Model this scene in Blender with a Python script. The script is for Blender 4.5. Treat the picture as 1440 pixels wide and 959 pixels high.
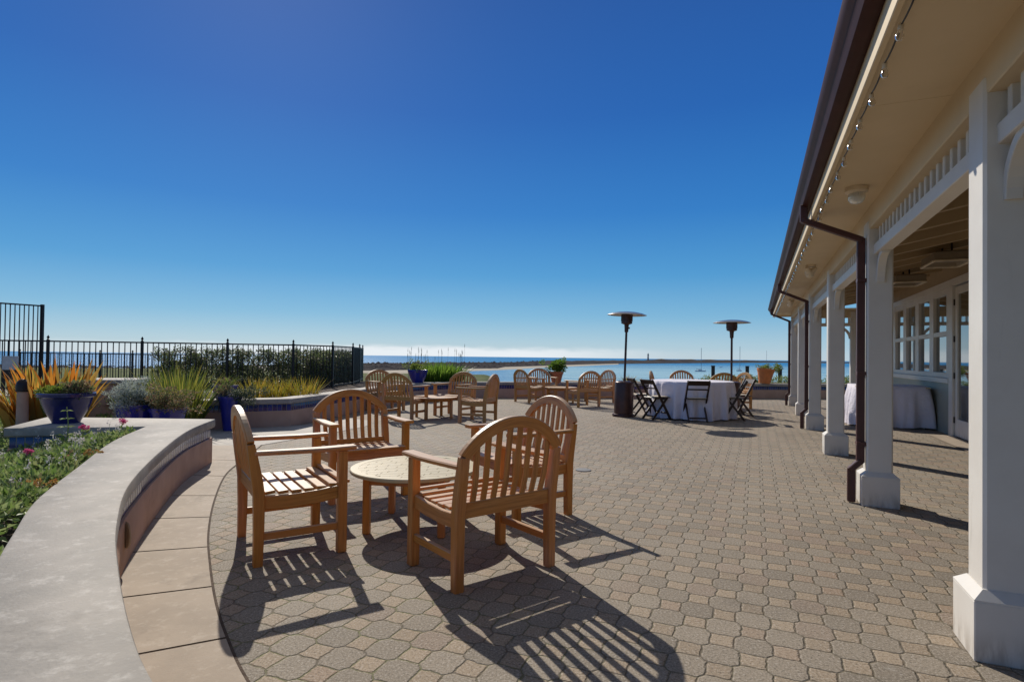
import bpy, math, random
from mathutils import Vector, Matrix, noise
rnd = random.Random(11)
R = math.radians
S = bpy.context.scene
COL = S.collection
for o in list(bpy.data.objects): bpy.data.objects.remove(o)

# ------------------------------------------------------------------ camera
cd = bpy.data.cameras.new('camera'); cam = bpy.data.objects.new('camera', cd); COL.objects.link(cam)
S.camera = cam
cd.sensor_width = 36; cd.lens = 20.0; cd.shift_y = 11.3/1440
cd.clip_start = .05; cd.clip_end = 60000
pit, rol = R(.8), .012
Fv = Vector((0, math.cos(pit), math.sin(pit))); Rv = Vector((math.cos(rol), 0, math.sin(rol)))
Rv = (Rv - Fv*Rv.dot(Fv)).normalized(); Uv = Rv.cross(Fv)
M = Matrix((Rv, Uv, -Fv)).transposed().to_4x4(); M.translation = Vector((0, 0, 1.22))
cam.matrix_world = M

# ------------------------------------------------------------------ light
SUN_EL, SUN_AZ = 36.3, 24.3          # elevation, degrees left of straight ahead (+Y)
w = bpy.data.worlds.new('World'); S.world = w; w.use_nodes = True
nt = w.node_tree; nt.nodes.clear()
def N(t, typ, **k):
    n = t.nodes.new(typ)
    for a, b in k.items():
        if a == 'inp':
            for i, v in b.items(): n.inputs[i].default_value = v
        else: setattr(n, a, b)
    return n
def MA(t, op, a, b=None, c=None, clamp=False):
    n = t.nodes.new('ShaderNodeMath'); n.operation = op; n.use_clamp = clamp
    for i, x in enumerate((a, b, c)):
        if x is None: continue
        if isinstance(x, (int, float)): n.inputs[i].default_value = x
        else: t.links.new(x, n.inputs[i])
    return n.outputs[0]
def MIX(t, fac, a, b, mode='MIX'):
    n = t.nodes.new('ShaderNodeMix'); n.data_type = 'RGBA'; n.blend_type = mode
    for i, x in ((0, fac), (6, a), (7, b)):
        if isinstance(x, (int, float)): n.inputs[i].default_value = x
        elif isinstance(x, (tuple, list)): n.inputs[i].default_value = (*x[:3], 1)
        else: t.links.new(x, n.inputs[i])
    return n.outputs[2]
def MR(t, x, a, b, c=0., d=1.):
    n = t.nodes.new('ShaderNodeMapRange'); n.interpolation_type = 'SMOOTHSTEP'
    t.links.new(x, n.inputs[0])
    for i, v in zip((1, 2, 3, 4), (a, b, c, d)): n.inputs[i].default_value = v
    return n.outputs[0]
sky = N(nt, 'ShaderNodeTexSky', sky_type='NISHITA', sun_disc=False, sun_elevation=R(SUN_EL), sun_rotation=R(-SUN_AZ),
        altitude=0, air_density=1.0, dust_density=.25, ozone_density=3.0)
hs = N(nt, 'ShaderNodeHueSaturation', inp={1: 1.25, 2: .95})
nt.links.new(sky.outputs[0], hs.inputs[4])
gm = N(nt, 'ShaderNodeGamma', inp={1: 1.15}); nt.links.new(hs.outputs[0], gm.inputs[0])
geo = N(nt, 'ShaderNodeNewGeometry'); sp = N(nt, 'ShaderNodeSeparateXYZ')
tc = N(nt, 'ShaderNodeTexCoord'); nt.links.new(tc.outputs['Generated'], sp.inputs[0])
az = MA(nt, 'ARCTAN2', sp.outputs[0], sp.outputs[1])
el = MA(nt, 'ARCSINE', sp.outputs[2])
cv = N(nt, 'ShaderNodeCombineXYZ'); nt.links.new(az, cv.inputs[0]); nt.links.new(MA(nt, 'MULTIPLY', el, 5.0), cv.inputs[1])
nz = N(nt, 'ShaderNodeTexNoise', inp={'Scale': 26., 'Detail': 7., 'Roughness': .62}); nt.links.new(cv.outputs[0], nz.inputs['Vector'])
nz2 = N(nt, 'ShaderNodeTexNoise', inp={'Scale': 7., 'Detail': 2.}); nt.links.new(cv.outputs[0], nz2.inputs['Vector'])
topfog = MA(nt, 'MULTIPLY_ADD', nz2.outputs[0], .014, .0095)
dd = MA(nt, 'SUBTRACT', MA(nt, 'ADD', topfog, MA(nt, 'MULTIPLY', MA(nt, 'SUBTRACT', nz.outputs[0], .5), .012)), el)
bank = MR(nt, dd, -.004, .008)
azm = MA(nt, 'MULTIPLY', MR(nt, az, -.75, -.25, .25, 1.), MR(nt, az, .0, .32, 1., .08))
# clear deep blue air, paling towards the sea horizon
ramp = N(nt, 'ShaderNodeValToRGB'); re_ = ramp.color_ramp.elements; nt.links.new(MA(nt, 'DIVIDE', el, 1.5708, clamp=True), ramp.inputs[0])
stops = [(0, (.42, .57, .69)), (1.2, (.36, .55, .70)), (4, (.17, .42, .66)), (8, (.065, .30, .61)), (14, (.026, .190, .54)), (23, (.017, .118, .43)), (33, (.019, .092, .35)), (44, (.22, .26, .34)), (62, (.30, .32, .37)), (90, (.26, .28, .34))]
while len(re_) < len(stops): re_.new(.5)
for e_, (q, c) in zip(re_, stops): e_.position = q/90; e_.color = (*c, 1)
rs = MIX(nt, 1.0, ramp.outputs[0], (15.4, 15.4, 15.4), 'MULTIPLY')
skyc = MIX(nt, .86, gm.outputs[0], rs)
fogc = MIX(nt, MA(nt, 'MULTIPLY', MA(nt, 'MULTIPLY', bank, azm), .96), skyc, (12.2, 12.9, 13.5))
bg = N(nt, 'ShaderNodeBackground', inp={1: .065}); nt.links.new(fogc, bg.inputs[0])
out = N(nt, 'ShaderNodeOutputWorld'); nt.links.new(bg.outputs[0], out.inputs[0])
sl = bpy.data.lights.new('sun', 'SUN'); sl.energy = 4.2; sl.angle = R(.53); sl.color = (1., .93, .82)
so = bpy.data.objects.new('sun', sl); COL.objects.link(so)
sd = Vector((-math.sin(R(SUN_AZ))*math.cos(R(SUN_EL)), math.cos(R(SUN_AZ))*math.cos(R(SUN_EL)), math.sin(R(SUN_EL))))
so.rotation_euler = sd.to_track_quat('Z', 'Y').to_euler()
S.view_settings.view_transform = 'Standard'; S.view_settings.look = 'None'
S.view_settings.exposure = 0.06; S.view_settings.gamma = 1.0
S.render.engine = 'CYCLES'

# ------------------------------------------------------------------ materials
def newmat(name):
    m = bpy.data.materials.new(name); m.use_nodes = True; t = m.node_tree
    b = t.nodes['Principled BSDF']; return m, t, b
def setb(t, b, key, x):
    i = b.inputs[key]
    if isinstance(x, (int, float)): i.default_value = x
    elif isinstance(x, (tuple, list)): i.default_value = (*x[:3], 1)
    else: t.links.new(x, i)
def coords(t, kind='Object', scale=(1, 1, 1), attr=None):
    if attr: s = N(t, 'ShaderNodeAttribute', attribute_name=attr).outputs['Vector']
    elif kind == 'World': s = N(t, 'ShaderNodeNewGeometry').outputs['Position']
    else: s = N(t, 'ShaderNodeTexCoord').outputs[kind]
    mp = N(t, 'ShaderNodeMapping'); mp.inputs['Scale'].default_value = scale; t.links.new(s, mp.inputs[0]); return mp.outputs[0]
def NZ(t, vec, scale, detail=4, rough=.55):
    n = N(t, 'ShaderNodeTexNoise', inp={'Scale': scale, 'Detail': detail, 'Roughness': rough}); t.links.new(vec, n.inputs['Vector']); return n.outputs[0]
def bump(t, b, h, strength=.3, dist=.01):
    n = N(t, 'ShaderNodeBump', inp={'Strength': strength, 'Distance': dist}); t.links.new(h, n.inputs['Height']); t.links.new(n.outputs[0], b.inputs['Normal'])

def mottled(name, c1, c2, scale=4, rough=.8, bs=60, bst=.25, bd=.004, stain=None, space='World', c3=None):
    m, t, b = newmat(name); v = coords(t, space)
    n1 = NZ(t, v, scale, 6, .6); col = MIX(t, MR(t, n1, .3, .7), c1, c2)
    if c3:
        col = MIX(t, MA(t, 'MULTIPLY', MR(t, NZ(t, v, scale*6, 5, .7), .5, .72), .6), col, c3)
    if stain:
        s = NZ(t, v, stain[1], 5, .7); col = MIX(t, MA(t, 'MULTIPLY', MR(t, s, .56, .7), stain[2]), col, stain[0])
    setb(t, b, 'Base Color', col); setb(t, b, 'Roughness', rough)
    bump(t, b, NZ(t, v, bs, 5, .65), bst, bd); return m

def teak(name, c1, c2, c3, rough=.42, weather=0.):
    m, t, b = newmat(name)
    v = coords(t, attr='grain', scale=(2.2, 45, 45)); g = NZ(t, v, 1.6, 5, .6)
    v2 = coords(t, attr='grain', scale=(.9, 3, 3)); g2 = NZ(t, v2, 2.2, 3, .6)
    col = MIX(t, MR(t, g, .40, .62), c1, c2)
    fine = NZ(t, coords(t, attr='grain', scale=(3, 160, 160)), 1.5, 3, .6); col = MIX(t, MA(t, 'MULTIPLY', MR(t, fine, .55, .68), .45), col, tuple(x*.45 for x in c2))
    oi = N(t, 'ShaderNodeObjectInfo').outputs['Random']; hv = N(t, 'ShaderNodeHueSaturation'); t.links.new(MR(t, oi, 0., 1., .490, .508), hv.inputs[0]); t.links.new(MR(t, oi, 0., 1., .86, 1.02), hv.inputs[1]); t.links.new(MR(t, oi, 0., 1., 1.12, .88), hv.inputs[2]); t.links.new(col, hv.inputs[4]); col = hv.outputs[0]
    col = MIX(t, MR(t, g2, .38, .68), col, c3)
    if weather:   # silvered upward faces of bleached wood
        nrm = N(t, 'ShaderNodeSeparateXYZ'); t.links.new(N(t, 'ShaderNodeNewGeometry').outputs['Normal'], nrm.inputs[0])
        f = MA(t, 'MULTIPLY', MR(t, nrm.outputs[2], .35, .85), weather)
        col = MIX(t, f, col, (.46, .38, .26))
    setb(t, b, 'Base Color', col); setb(t, b, 'Roughness', rough)
    bump(t, b, g, .12, .002); return m
TEAK = teak('teak', (.66, .27, .055), (.46, .155, .024), (.60, .225, .042), .42, .6)
TEAK_D = teak('teak_brown', (.58, .28, .075), (.40, .17, .04), (.50, .23, .06), .5, .55)
TABLEW = teak('teak_table', (.60, .50, .27), (.46, .36, .17), (.54, .45, .25), .45, .4)
HTAN = mottled('heater_tan', (.20, .155, .105), (.24, .19, .13), 3, .5, 60, .1, .002)
DARKW = teak('dark_stained_wood', (.035, .014, .008), (.02, .008, .005), (.03, .012, .007), .4)

# paving: octagon stones with square stones between, laid along the building
def paver_mat():
    m, t, b = newmat('pavers')
    geo = N(t, 'ShaderNodeNewGeometry'); rot = N(t, 'ShaderNodeVectorRotate', rotation_type='Z_AXIS'); rot.inputs['Angle'].default_value = R(23.2)
    t.links.new(geo.outputs['Position'], rot.inputs['Vector'])
    wob = N(t, 'ShaderNodeTexNoise', inp={'Scale': 1.1, 'Detail': 2.}); t.links.new(geo.outputs['Position'], wob.inputs['Vector'])
    wob2 = N(t, 'ShaderNodeTexNoise', inp={'Scale': 22., 'Detail': 3.}); t.links.new(geo.outputs['Position'], wob2.inputs['Vector'])
    s = N(t, 'ShaderNodeSeparateXYZ'); t.links.new(rot.outputs[0], s.inputs[0])
    ws = N(t, 'ShaderNodeSeparateXYZ'); t.links.new(wob2.outputs['Color'], ws.inputs[0])
    wl = N(t, 'ShaderNodeSeparateXYZ'); t.links.new(wob.outputs['Color'], wl.inputs[0])
    def jit(x, i): return MA(t, 'ADD', x, MA(t, 'ADD', MA(t, 'MULTIPLY', MA(t, 'SUBTRACT', ws.outputs[i], .5), .16), MA(t, 'MULTIPLY', MA(t, 'SUBTRACT', wl.outputs[i], .5), .35)))
    X = jit(MA(t, 'DIVIDE', s.outputs[0], .127), 0); Y = jit(MA(t, 'DIVIDE', s.outputs[1], .133), 1)
    ss = MA(t, 'MULTIPLY', MA(t, 'ADD', X, Y), .5); tt = MA(t, 'MULTIPLY', MA(t, 'SUBTRACT', X, Y), .5)
    sr = MA(t, 'ROUND', ss); tr = MA(t, 'ROUND', tt)
    ds = MA(t, 'SUBTRACT', ss, sr); dt = MA(t, 'SUBTRACT', tt, tr)
    a = MA(t, 'ADD', ds, dt); bb = MA(t, 'SUBTRACT', ds, dt)
    A = MA(t, 'ABSOLUTE', a); B = MA(t, 'ABSOLUTE', bb)
    K = .605
    mx = MA(t, 'MAXIMUM', A, B); mn = MA(t, 'MINIMUM', A, B)
    do = MA(t, 'MINIMUM', MA(t, 'SUBTRACT', K, mx), MA(t, 'MULTIPLY', MA(t, 'SUBTRACT', 1., MA(t, 'ADD', A, B)), .707))
    dq = MA(t, 'MINIMUM', MA(t, 'SUBTRACT', mx, K), MA(t, 'SUBTRACT', 1-K, mn))
    issq = MA(t, 'GREATER_THAN', mx, K)
    d = MIX(t, issq, do, dq)
    dn = N(t, 'ShaderNodeSeparateColor'); t.links.new(d, dn.inputs[0]); D = dn.outputs[0]
    # ids
    cx = MA(t, 'ADD', sr, tr); cy = MA(t, 'SUBTRACT', sr, tr)
    ax = MA(t, 'GREATER_THAN', A, B)
    cx2 = MA(t, 'ADD', cx, MA(t, 'MULTIPLY', MA(t, 'MULTIPLY', MA(t, 'SIGN', a), ax), issq))
    cy2 = MA(t, 'ADD', cy, MA(t, 'MULTIPLY', MA(t, 'MULTIPLY', MA(t, 'SIGN', bb), MA(t, 'SUBTRACT', 1., ax)), issq))
    cv = N(t, 'ShaderNodeCombineXYZ'); t.links.new(cx2, cv.inputs[0]); t.links.new(cy2, cv.inputs[1])
    wn = N(t, 'ShaderNodeTexWhiteNoise', noise_dimensions='2D'); t.links.new(cv.outputs[0], wn.inputs['Vector'])
    wv = wn.outputs['Value']
    sc = N(t, 'ShaderNodeSeparateColor'); t.links.new(wn.outputs['Color'], sc.inputs[0])
    oct_c = MIX(t, wv, (.190, .156, .115), (.268, .220, .163))
    sq_c = MIX(t, wv, (.268, .198, .128), (.340, .256, .170))
    col = MIX(t, issq, oct_c, sq_c)
    col = MIX(t, MA(t, 'MULTIPLY', MA(t, 'GREATER_THAN', sc.outputs[1], .88), .35), col, (.30, .19, .13))
    v = coords(t, 'World')
    big = NZ(t, v, .45, 5, .6); col = MIX(t, MA(t, 'MULTIPLY', MR(t, big, .35, .7), .4), col, (.36, .31, .24))
    st = NZ(t, v, 1.1, 6, .7); col = MIX(t, MA(t, 'MULTIPLY', MR(t, st, .56, .68), .35), col, (.12, .10, .075)); st2 = NZ(t, v, 2.1, 6, .75); col = MIX(t, MA(t, 'MULTIPLY', MR(t, st2, .62, .70), .4), col, (.48, .45, .40))
    gr = NZ(t, v, 95, 6, .85); col = MIX(t, MA(t, 'MULTIPLY', MR(t, gr, .53, .60), .7), col, (.50, .46, .41))
    col = MIX(t, MA(t, 'MULTIPLY', MR(t, gr, .47, .40), .85), col, (.07, .058, .045))
    dirt = NZ(t, v, 9, 5, .65); col = MIX(t, MA(t, 'MULTIPLY', MR(t, dirt, .55, .75), .3), col, (.15, .125, .095))
    # joints with moss near the seat wall side
    px = N(t, 'ShaderNodeSeparateXYZ'); t.links.new(geo.outputs['Position'], px.inputs[0])
    mossr = MA(t, 'MULTIPLY', MR(t, px.outputs[0], 1.2, -1.2, .18, 1.), MR(t, NZ(t, v, 3.5, 3), .36, .6))
    jc = MIX(t, mossr, (.115, .09, .06), (.14, .145, .045))
    jw = MR(t, MA(t, 'SUBTRACT', D, MA(t, 'MULTIPLY', MR(t, NZ(t, v, 30, 4, .7), .45, .7), .03)), .004, .034, 1., 0.)
    col = MIX(t, MA(t, 'MULTIPLY', jw, .9), col, jc)
    setb(t, b, 'Base Color', col); setb(t, b, 'Roughness', .82)
    til = MA(t, 'ADD', MA(t, 'MULTIPLY', a, MA(t, 'SUBTRACT', sc.outputs[0], .5)), MA(t, 'MULTIPLY', bb, MA(t, 'SUBTRACT', sc.outputs[2], .5)))
    chip = MA(t, 'MULTIPLY', MR(t, NZ(t, v, 45, 4, .7), .5, .72), .045)
    hgt = MA(t, 'ADD', MR(t, MA(t, 'SUBTRACT', D, chip), .0, .062), MA(t, 'ADD', MA(t, 'MULTIPLY', gr, .35), MA(t, 'ADD', MA(t, 'MULTIPLY', wv, .15), MA(t, 'MULTIPLY', til, .45))))
    bump(t, b, hgt, .75, .006)
    return m
PAVER = paver_mat()
CONC_CAP = mottled('concrete_cap', (.255, .232, .20), (.375, .335, .285), 2.6, .75, 90, .45, .004, ((.17, .15, .125), 1.7, .6), c3=(.56, .52, .46))
CONC_PINK = mottled('concrete_pink', (.30, .24, .18), (.385, .31, .235), 2.2, .8, 120, .45, .004, ((.19, .15, .11), 2.6, .55), c3=(.48, .41, .33))
STUCCO = mottled('stucco_tan', (.44, .27, .185), (.54, .34, .24), 2.6, .9, 75, .5, .006, ((.28, .17, .12), 1.6, .5))
WHITE = mottled('white_paint', (.66, .62, .555), (.71, .675, .61), 3, .45, 140, .12, .002, ((.62, .58, .5), 2.5, .25))
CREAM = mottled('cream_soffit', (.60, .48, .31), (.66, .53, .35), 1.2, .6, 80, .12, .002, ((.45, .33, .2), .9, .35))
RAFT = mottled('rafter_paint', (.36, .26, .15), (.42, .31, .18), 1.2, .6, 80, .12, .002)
SOILM = mottled('soil', (.07, .045, .03), (.11, .075, .05), 9, .95, 50, .7, .02)
SIDING = mottled('siding_green', (.34, .34, .27), (.38, .38, .30), 2, .6, 100, .1, .002)
def paintdirt(m):
    t = m.node_tree; b = t.nodes['Principled BSDF']; l = b.inputs['Base Color'].links[0]; src = l.from_socket
    v = coords(t, 'World'); z = N(t, 'ShaderNodeSeparateXYZ'); t.links.new(v, z.inputs[0])
    n = NZ(t, coords(t, 'World', (14, 14, 3)), 1., 5, .7); f = MA(t, 'MULTIPLY', MR(t, z.outputs[2], .16, .0), MR(t, n, .40, .62))
    c = MIX(t, MA(t, 'MULTIPLY', f, .55), src, (.26, .21, .16))
    n2 = NZ(t, coords(t, 'World', (9, 9, 1.2)), 1., 5, .75); c = MIX(t, MA(t, 'MULTIPLY', MR(t, n2, .60, .70), .3), c, (.42, .38, .32))
    t.links.new(c, b.inputs['Base Color'])
paintdirt(WHITE)
def plain(name, c, rough=.5, metal=0., bs=None, spec=None, coat=0.):
    m, t, b = newmat(name); setb(t, b, 'Roughness', rough); b.inputs['Metallic'].default_value = metal
    v = coords(t, 'Object'); n = NZ(t, v, 7, 5, .65)
    setb(t, b, 'Base Color', MIX(t, MR(t, n, .3, .7), tuple(x*.82 for x in c), tuple(min(1, x*1.12) for x in c)))
    if coat: b.inputs['Coat Weight'].default_value = coat
    if bs: bump(t, b, NZ(t, v, bs, 4), .25, .003)
    return m
GUTTER = plain('copper_brown_gutter', (.042, .013, .011), .5, .0, coat=.0)
DOWNM = plain('downspout_brown', (.075, .022, .018), .45)
GUTTER.node_tree.nodes['Principled BSDF'].inputs['Specular IOR Level'].default_value = .1
IRON = plain('fence_iron', (.02, .013, .012), .45, .3)
BRONZE = plain('hammered_bronze', (.085, .042, .034), .36, .5, 60)
STEEL = plain('brushed_steel', (.55, .53, .5), .3, 1.)
BLUEG = plain('blue_glaze', (.016, .022, .24), .25, 0, coat=.3)
NAVYG = plain('navy_glaze', (.012, .014, .11), .22, 0, coat=.2)
TERRA = plain('terracotta', (.50, .17, .07), .8, 0, 60)
TERRA_O = plain('orange_terracotta', (.62, .20, .055), .75, 0, 60)
FIXT = plain('fixture_cream', (.62, .52, .38), .5)
HINGE = plain('hinge_brass_dark', (.05, .04, .03), .4, .6)
SIGND = plain('drain_metal', (.20, .20, .20), .7)
SIGNG = plain('sign_grey', (.50, .50, .50), .6)
ROOFM = plain('roof_shingle', (.10, .045, .035), .8, 0, 30)
ROCK = mottled('scrub_land', (.05, .048, .052), (.105, .095, .088), .025, .95, .2, .6, 1., ((.035, .042, .035), .012, .7))
ROCK.node_tree.nodes['Principled BSDF'].inputs['Specular IOR Level'].default_value = 0.
BOATW = plain('boat_white', (.7, .7, .7), .4)
MASTM = plain('mast_grey', (.22, .22, .23), .5)
TIMBER = plain('timber_pile', (.06, .05, .04), .9, 0, 30)
CLOTH = None
def cloth_mat():
    m, t, b = newmat('white_linen'); setb(t, b, 'Roughness', .9); v = coords(t, 'Object')
    setb(t, b, 'Base Color', MIX(t, NZ(t, v, 5), (.70, .66, .74), (.78, .74, .80)))
    b.inputs['Sheen Weight'].default_value = .2
    cr = MA(t, 'ADD', NZ(t, v, 3.5, 5, .6), MA(t, 'MULTIPLY', NZ(t, v, 14, 3), .4)); bump(t, b, cr, .6, .03); return m
CLOTH = cloth_mat()
def tile_mat():
    m, t, b = newmat('blue_tiles'); a = N(t, 'ShaderNodeAttribute', attribute_name='grain'); s = N(t, 'ShaderNodeSeparateXYZ'); t.links.new(a.outputs['Vector'], s.inputs[0])
    x = MA(t, 'DIVIDE', s.outputs[0], .075); f = MA(t, 'FRACT', x); e = MA(t, 'ABSOLUTE', MA(t, 'SUBTRACT', f, .5))
    wn = N(t, 'ShaderNodeTexWhiteNoise', noise_dimensions='1D'); t.links.new(MA(t, 'FLOOR', x), wn.inputs['W'])
    c = MIX(t, wn.outputs[0], (.010, .014, .085), (.022, .04, .21)); g = MR(t, e, .42, .46)
    c = MIX(t, g, c, (.24, .19, .15)); setb(t, b, 'Base Color', c); setb(t, b, 'Roughness', MR(t, e, .44, .48, .16, .8))
    h = MA(t, 'ADD', MR(t, e, .38, .48, 1., 0.), MA(t, 'MULTIPLY', wn.outputs[0], .3)); bump(t, b, h, .6, .003); return m
TILE = tile_mat()
def leaf(name, cols, rough=.5, trans=.25):
    m, t, b = newmat(name); g = N(t, 'ShaderNodeNewGeometry')
    r = N(t, 'ShaderNodeValToRGB'); r.color_ramp.interpolation = 'LINEAR'
    e = r.color_ramp.elements
    while len(e) < len(cols): e.new(.5)
    for i, c in enumerate(cols): e[i].position = i/(len(cols)-1); e[i].color = (*c, 1)
    t.links.new(g.outputs['Random Per Island'], r.inputs[0])
    setb(t, b, 'Base Color', r.outputs[0]); setb(t, b, 'Roughness', rough)
    tr = N(t, 'ShaderNodeBsdfTranslucent'); t.links.new(MIX(t, .5, r.outputs[0], (.35, .4, .05), 'MIX'), tr.inputs[0])
    tr2 = tr
    t.links.new(r.outputs[0], tr.inputs[0])
    mx = N(t, 'ShaderNodeMixShader', inp={0: trans}); t.links.new(b.outputs[0], mx.inputs[1]); t.links.new(tr2.outputs[0], mx.inputs[2])
    t.links.new(mx.outputs[0], t.nodes['Material Output'].inputs[0]); return m
L_HEDGE = leaf('leaf_hedge', [(.07, .10, .035), (.13, .18, .06), (.24, .27, .11), (.05, .07, .03), (.38, .33, .27)], .4, .4)
L_FLAX = leaf('leaf_flax_orange', [(.62, .24, .03), (.50, .17, .02), (.68, .42, .08), (.30, .16, .04), (.42, .36, .06), (.22, .26, .05)], .45, .5)
L_SWORD = leaf('leaf_sword', [(.14, .20, .025), (.07, .12, .018), (.26, .28, .035), (.34, .30, .06), (.09, .15, .02)], .45, .45)
L_YELL = leaf('leaf_yellow_grass', [(.42, .32, .03), (.30, .30, .03), (.5, .30, .05), (.2, .24, .02)], .5, .45)
L_GREEN = leaf('leaf_green', [(.15, .24, .05), (.22, .31, .08), (.36, .42, .17), (.09, .15, .035), (.34, .36, .14)], .5, .42)
L_LIME = leaf('leaf_lime', [(.20, .28, .04), (.28, .32, .05), (.12, .2, .03)], .5, .4)
L_SILV = leaf('leaf_silver', [(.36, .40, .35), (.44, .48, .42), (.28, .32, .27)], .7, .4)
L_DUSK = leaf('leaf_succulent_mix', [(.14, .16, .07), (.30, .17, .11), (.20, .22, .08), (.12, .16, .06), (.42, .28, .17)], .6, .45)
L_DARK = leaf('leaf_dark_trailing', [(.05, .075, .04), (.09, .12, .07), (.05, .07, .04), (.17, .20, .12)], .6, .35)
L_STRAP = leaf('leaf_strap', [(.12, .25, .03), (.22, .34, .045), (.07, .15, .02), (.18, .30, .03)], .45, .5)
L_DUNE = leaf('leaf_dune_grass', [(.15, .15, .05), (.22, .19, .08), (.10, .12, .035)], .7, .2)
PETAL_P = leaf('petal_pink', [(.75, .08, .25), (.80, .18, .38)], .5, .3)
PETAL_W = leaf('petal_white', [(.70, .66, .58), (.74, .70, .62), (.62, .50, .52)], .6, .3)
PETAL_O = leaf('petal_orange', [(.50, .24, .06), (.55, .36, .10), (.34, .12, .05)], .6, .3)

# ------------------------------------------------------------------ mesh helpers
class MB:
    def __init__(s): s.v = []; s.f = []; s.g = []
    def add(s, vs, fs, gs=None):
        o = len(s.v); s.v += [tuple(v) for v in vs]; s.f += [tuple(i+o for i in f) for f in fs]
        s.g += [tuple(x) for x in gs] if gs else [tuple(v) for v in vs]
    def build(s, name, mat, parent=None, smooth=False):
        me = bpy.data.meshes.new(name); me.from_pydata(s.v, [], s.f)
        a = me.attributes.new('grain', 'FLOAT_VECTOR', 'POINT'); a.data.foreach_set('vector', [c for g in s.g for c in g])
        me.materials.append(mat)
        if smooth:
            me.polygons.foreach_set('use_smooth', [True]*len(me.polygons))
            if smooth != 'all': me.set_sharp_from_angle(angle=R(38))
        me.update(); o = bpy.data.objects.new(name, me); COL.objects.link(o)
        if parent: o.parent = parent
        return o
def rectprof(w, t, b):
    w, t = w/2, t/2; b = min(b, w*.6, t*.6)
    return [(-w+b, -t), (w-b, -t), (w, -t+b), (w, t-b), (w-b, t), (-w+b, t), (-w, t-b), (-w, -t+b)]
def loft(mb, rings, grains, cap=True, closed=True):
    n = len(rings[0]); vs = [p for r in rings for p in r]; gs = [p for r in grains for p in r]; fs = []
    for k in range(len(rings)-1):
        for i in range(n if closed else n-1):
            j = (i+1) % n; fs.append((k*n+i, k*n+j, (k+1)*n+j, (k+1)*n+i))
    if cap: fs.append(tuple(range(n-1, -1, -1))); fs.append(tuple((len(rings)-1)*n+i for i in range(n)))
    mb.add(vs, fs, gs)
def beam(mb, p0, p1, w, t, up=(0, 0, 1), b=.003, t1=None, w1=None):
    p0, p1 = Vector(p0), Vector(p1); d = p1-p0; L = d.length; d.normalize(); up = Vector(up)
    sd_ = d.cross(up)
    if sd_.length < 1e-4: sd_ = d.cross(Vector((1, 0, 0)))
    sd_.normalize(); nn = sd_.cross(d); off = [rnd.uniform(0, 20) for _ in range(3)]
    t1 = t if t1 is None else t1; w1 = w if w1 is None else w1
    rings = []; gr = []; bb = min(b, L*.3)
    for q, sh in ((0, bb), (bb, 0), (L-bb, 0), (L, bb)):
        k = q/L; ww = w+(w1-w)*k; tt = t+(t1-t)*k
        pr = rectprof(ww-2*sh*.8, tt-2*sh*.8, b)
        rings.append([p0+d*q+sd_*x+nn*y for x, y in pr]); gr.append([(q+off[0], x+off[1], y+off[2]) for x, y in pr])
    loft(mb, rings, gr)
def sweep(mb, pts, w, t, nrm, b=.003, cap=True, ws=None, closed=False):
    pts = [Vector(p) for p in pts]; nrm = Vector(nrm).normalized(); rings = []; gr = []; s = 0; off = [rnd.uniform(0, 20) for _ in range(3)]
    n = len(pts)
    for i, p in enumerate(pts):
        if closed: d = (pts[(i+1) % n]-pts[i-1])
        else: d = (pts[min(i+1, n-1)]-pts[max(i-1, 0)])
        d.normalize(); sd_ = d.cross(nrm).normalized(); nn = nrm
        if i: s += (p-pts[i-1]).length
        ww = w if ws is None else ws[i]
        pr = rectprof(ww, t, b); rings.append([p+sd_*x+nn*y for x, y in pr]); gr.append([(s+off[0], x+off[1], y+off[2]) for x, y in pr])
    if closed: rings.append(rings[0]); gr.append(gr[0]); cap = False
    loft(mb, rings, gr, cap)
def box(mb, x0, x1, y0, y1, z0, z1, b=.004):
    # chamfered box, long axis along its longest side
    d = (x1-x0, y1-y0, z1-z0); k = d.index(max(d)); c = ((x0+x1)/2, (y0+y1)/2, (z0+z1)/2)
    if k == 2: beam(mb, (c[0], c[1], z0), (c[0], c[1], z1), d[0], d[1], (0, 1, 0), b)
    elif k == 0: beam(mb, (x0, c[1], c[2]), (x1, c[1], c[2]), d[1], d[2], (0, 0, 1), b)
    else: beam(mb, (c[0], y0, c[2]), (c[0], y1, c[2]), d[0], d[2], (0, 0, 1), b)
def lathe(mb, prof, seg=32, c=(0, 0, 0), cap=True, ax=None, wob=0):
    rings = []
    for r, z in prof:
        rings.append([Vector((c[0]+r*math.cos(2*math.pi*i/seg), c[1]+r*math.sin(2*math.pi*i/seg), c[2]+z)) for i in range(seg)])
    if ax is not None:
        rings = [[ax @ (p-Vector(c))+Vector(c) for p in r] for r in rings]
    loft(mb, rings, rings, cap)
def tube(mb, pts, r, seg=8, cap=True, r1=None):
    pts = [Vector(p) for p in pts]; rings = []; gr = []; n = len(pts); pv = None; s = 0
    for i, p in enumerate(pts):
        d = (pts[min(i+1, n-1)]-pts[max(i-1, 0)]).normalized()
        if pv is None: pv = d.orthogonal().normalized()
        pv = (pv-d*pv.dot(d)).normalized(); q = d.cross(pv)
        rr = r if r1 is None else r+(r1-r)*i/(n-1)
        if i: s += (p-pts[i-1]).length
        rings.append([p+(pv*math.cos(2*math.pi*k/seg)+q*math.sin(2*math.pi*k/seg))*rr for k in range(seg)])
        gr.append([(s, k*.01, 0) for k in range(seg)])
    loft(mb, rings, gr, cap)
def thing(name, label, cat, loc=(0, 0, 0), rz=0, group=None):
    o = bpy.data.objects.new(name, None); COL.objects.link(o); o.location = loc; o.rotation_euler = (0, 0, rz)
    o.empty_display_size = .1
    return tag(o, label, cat, group)
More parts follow.
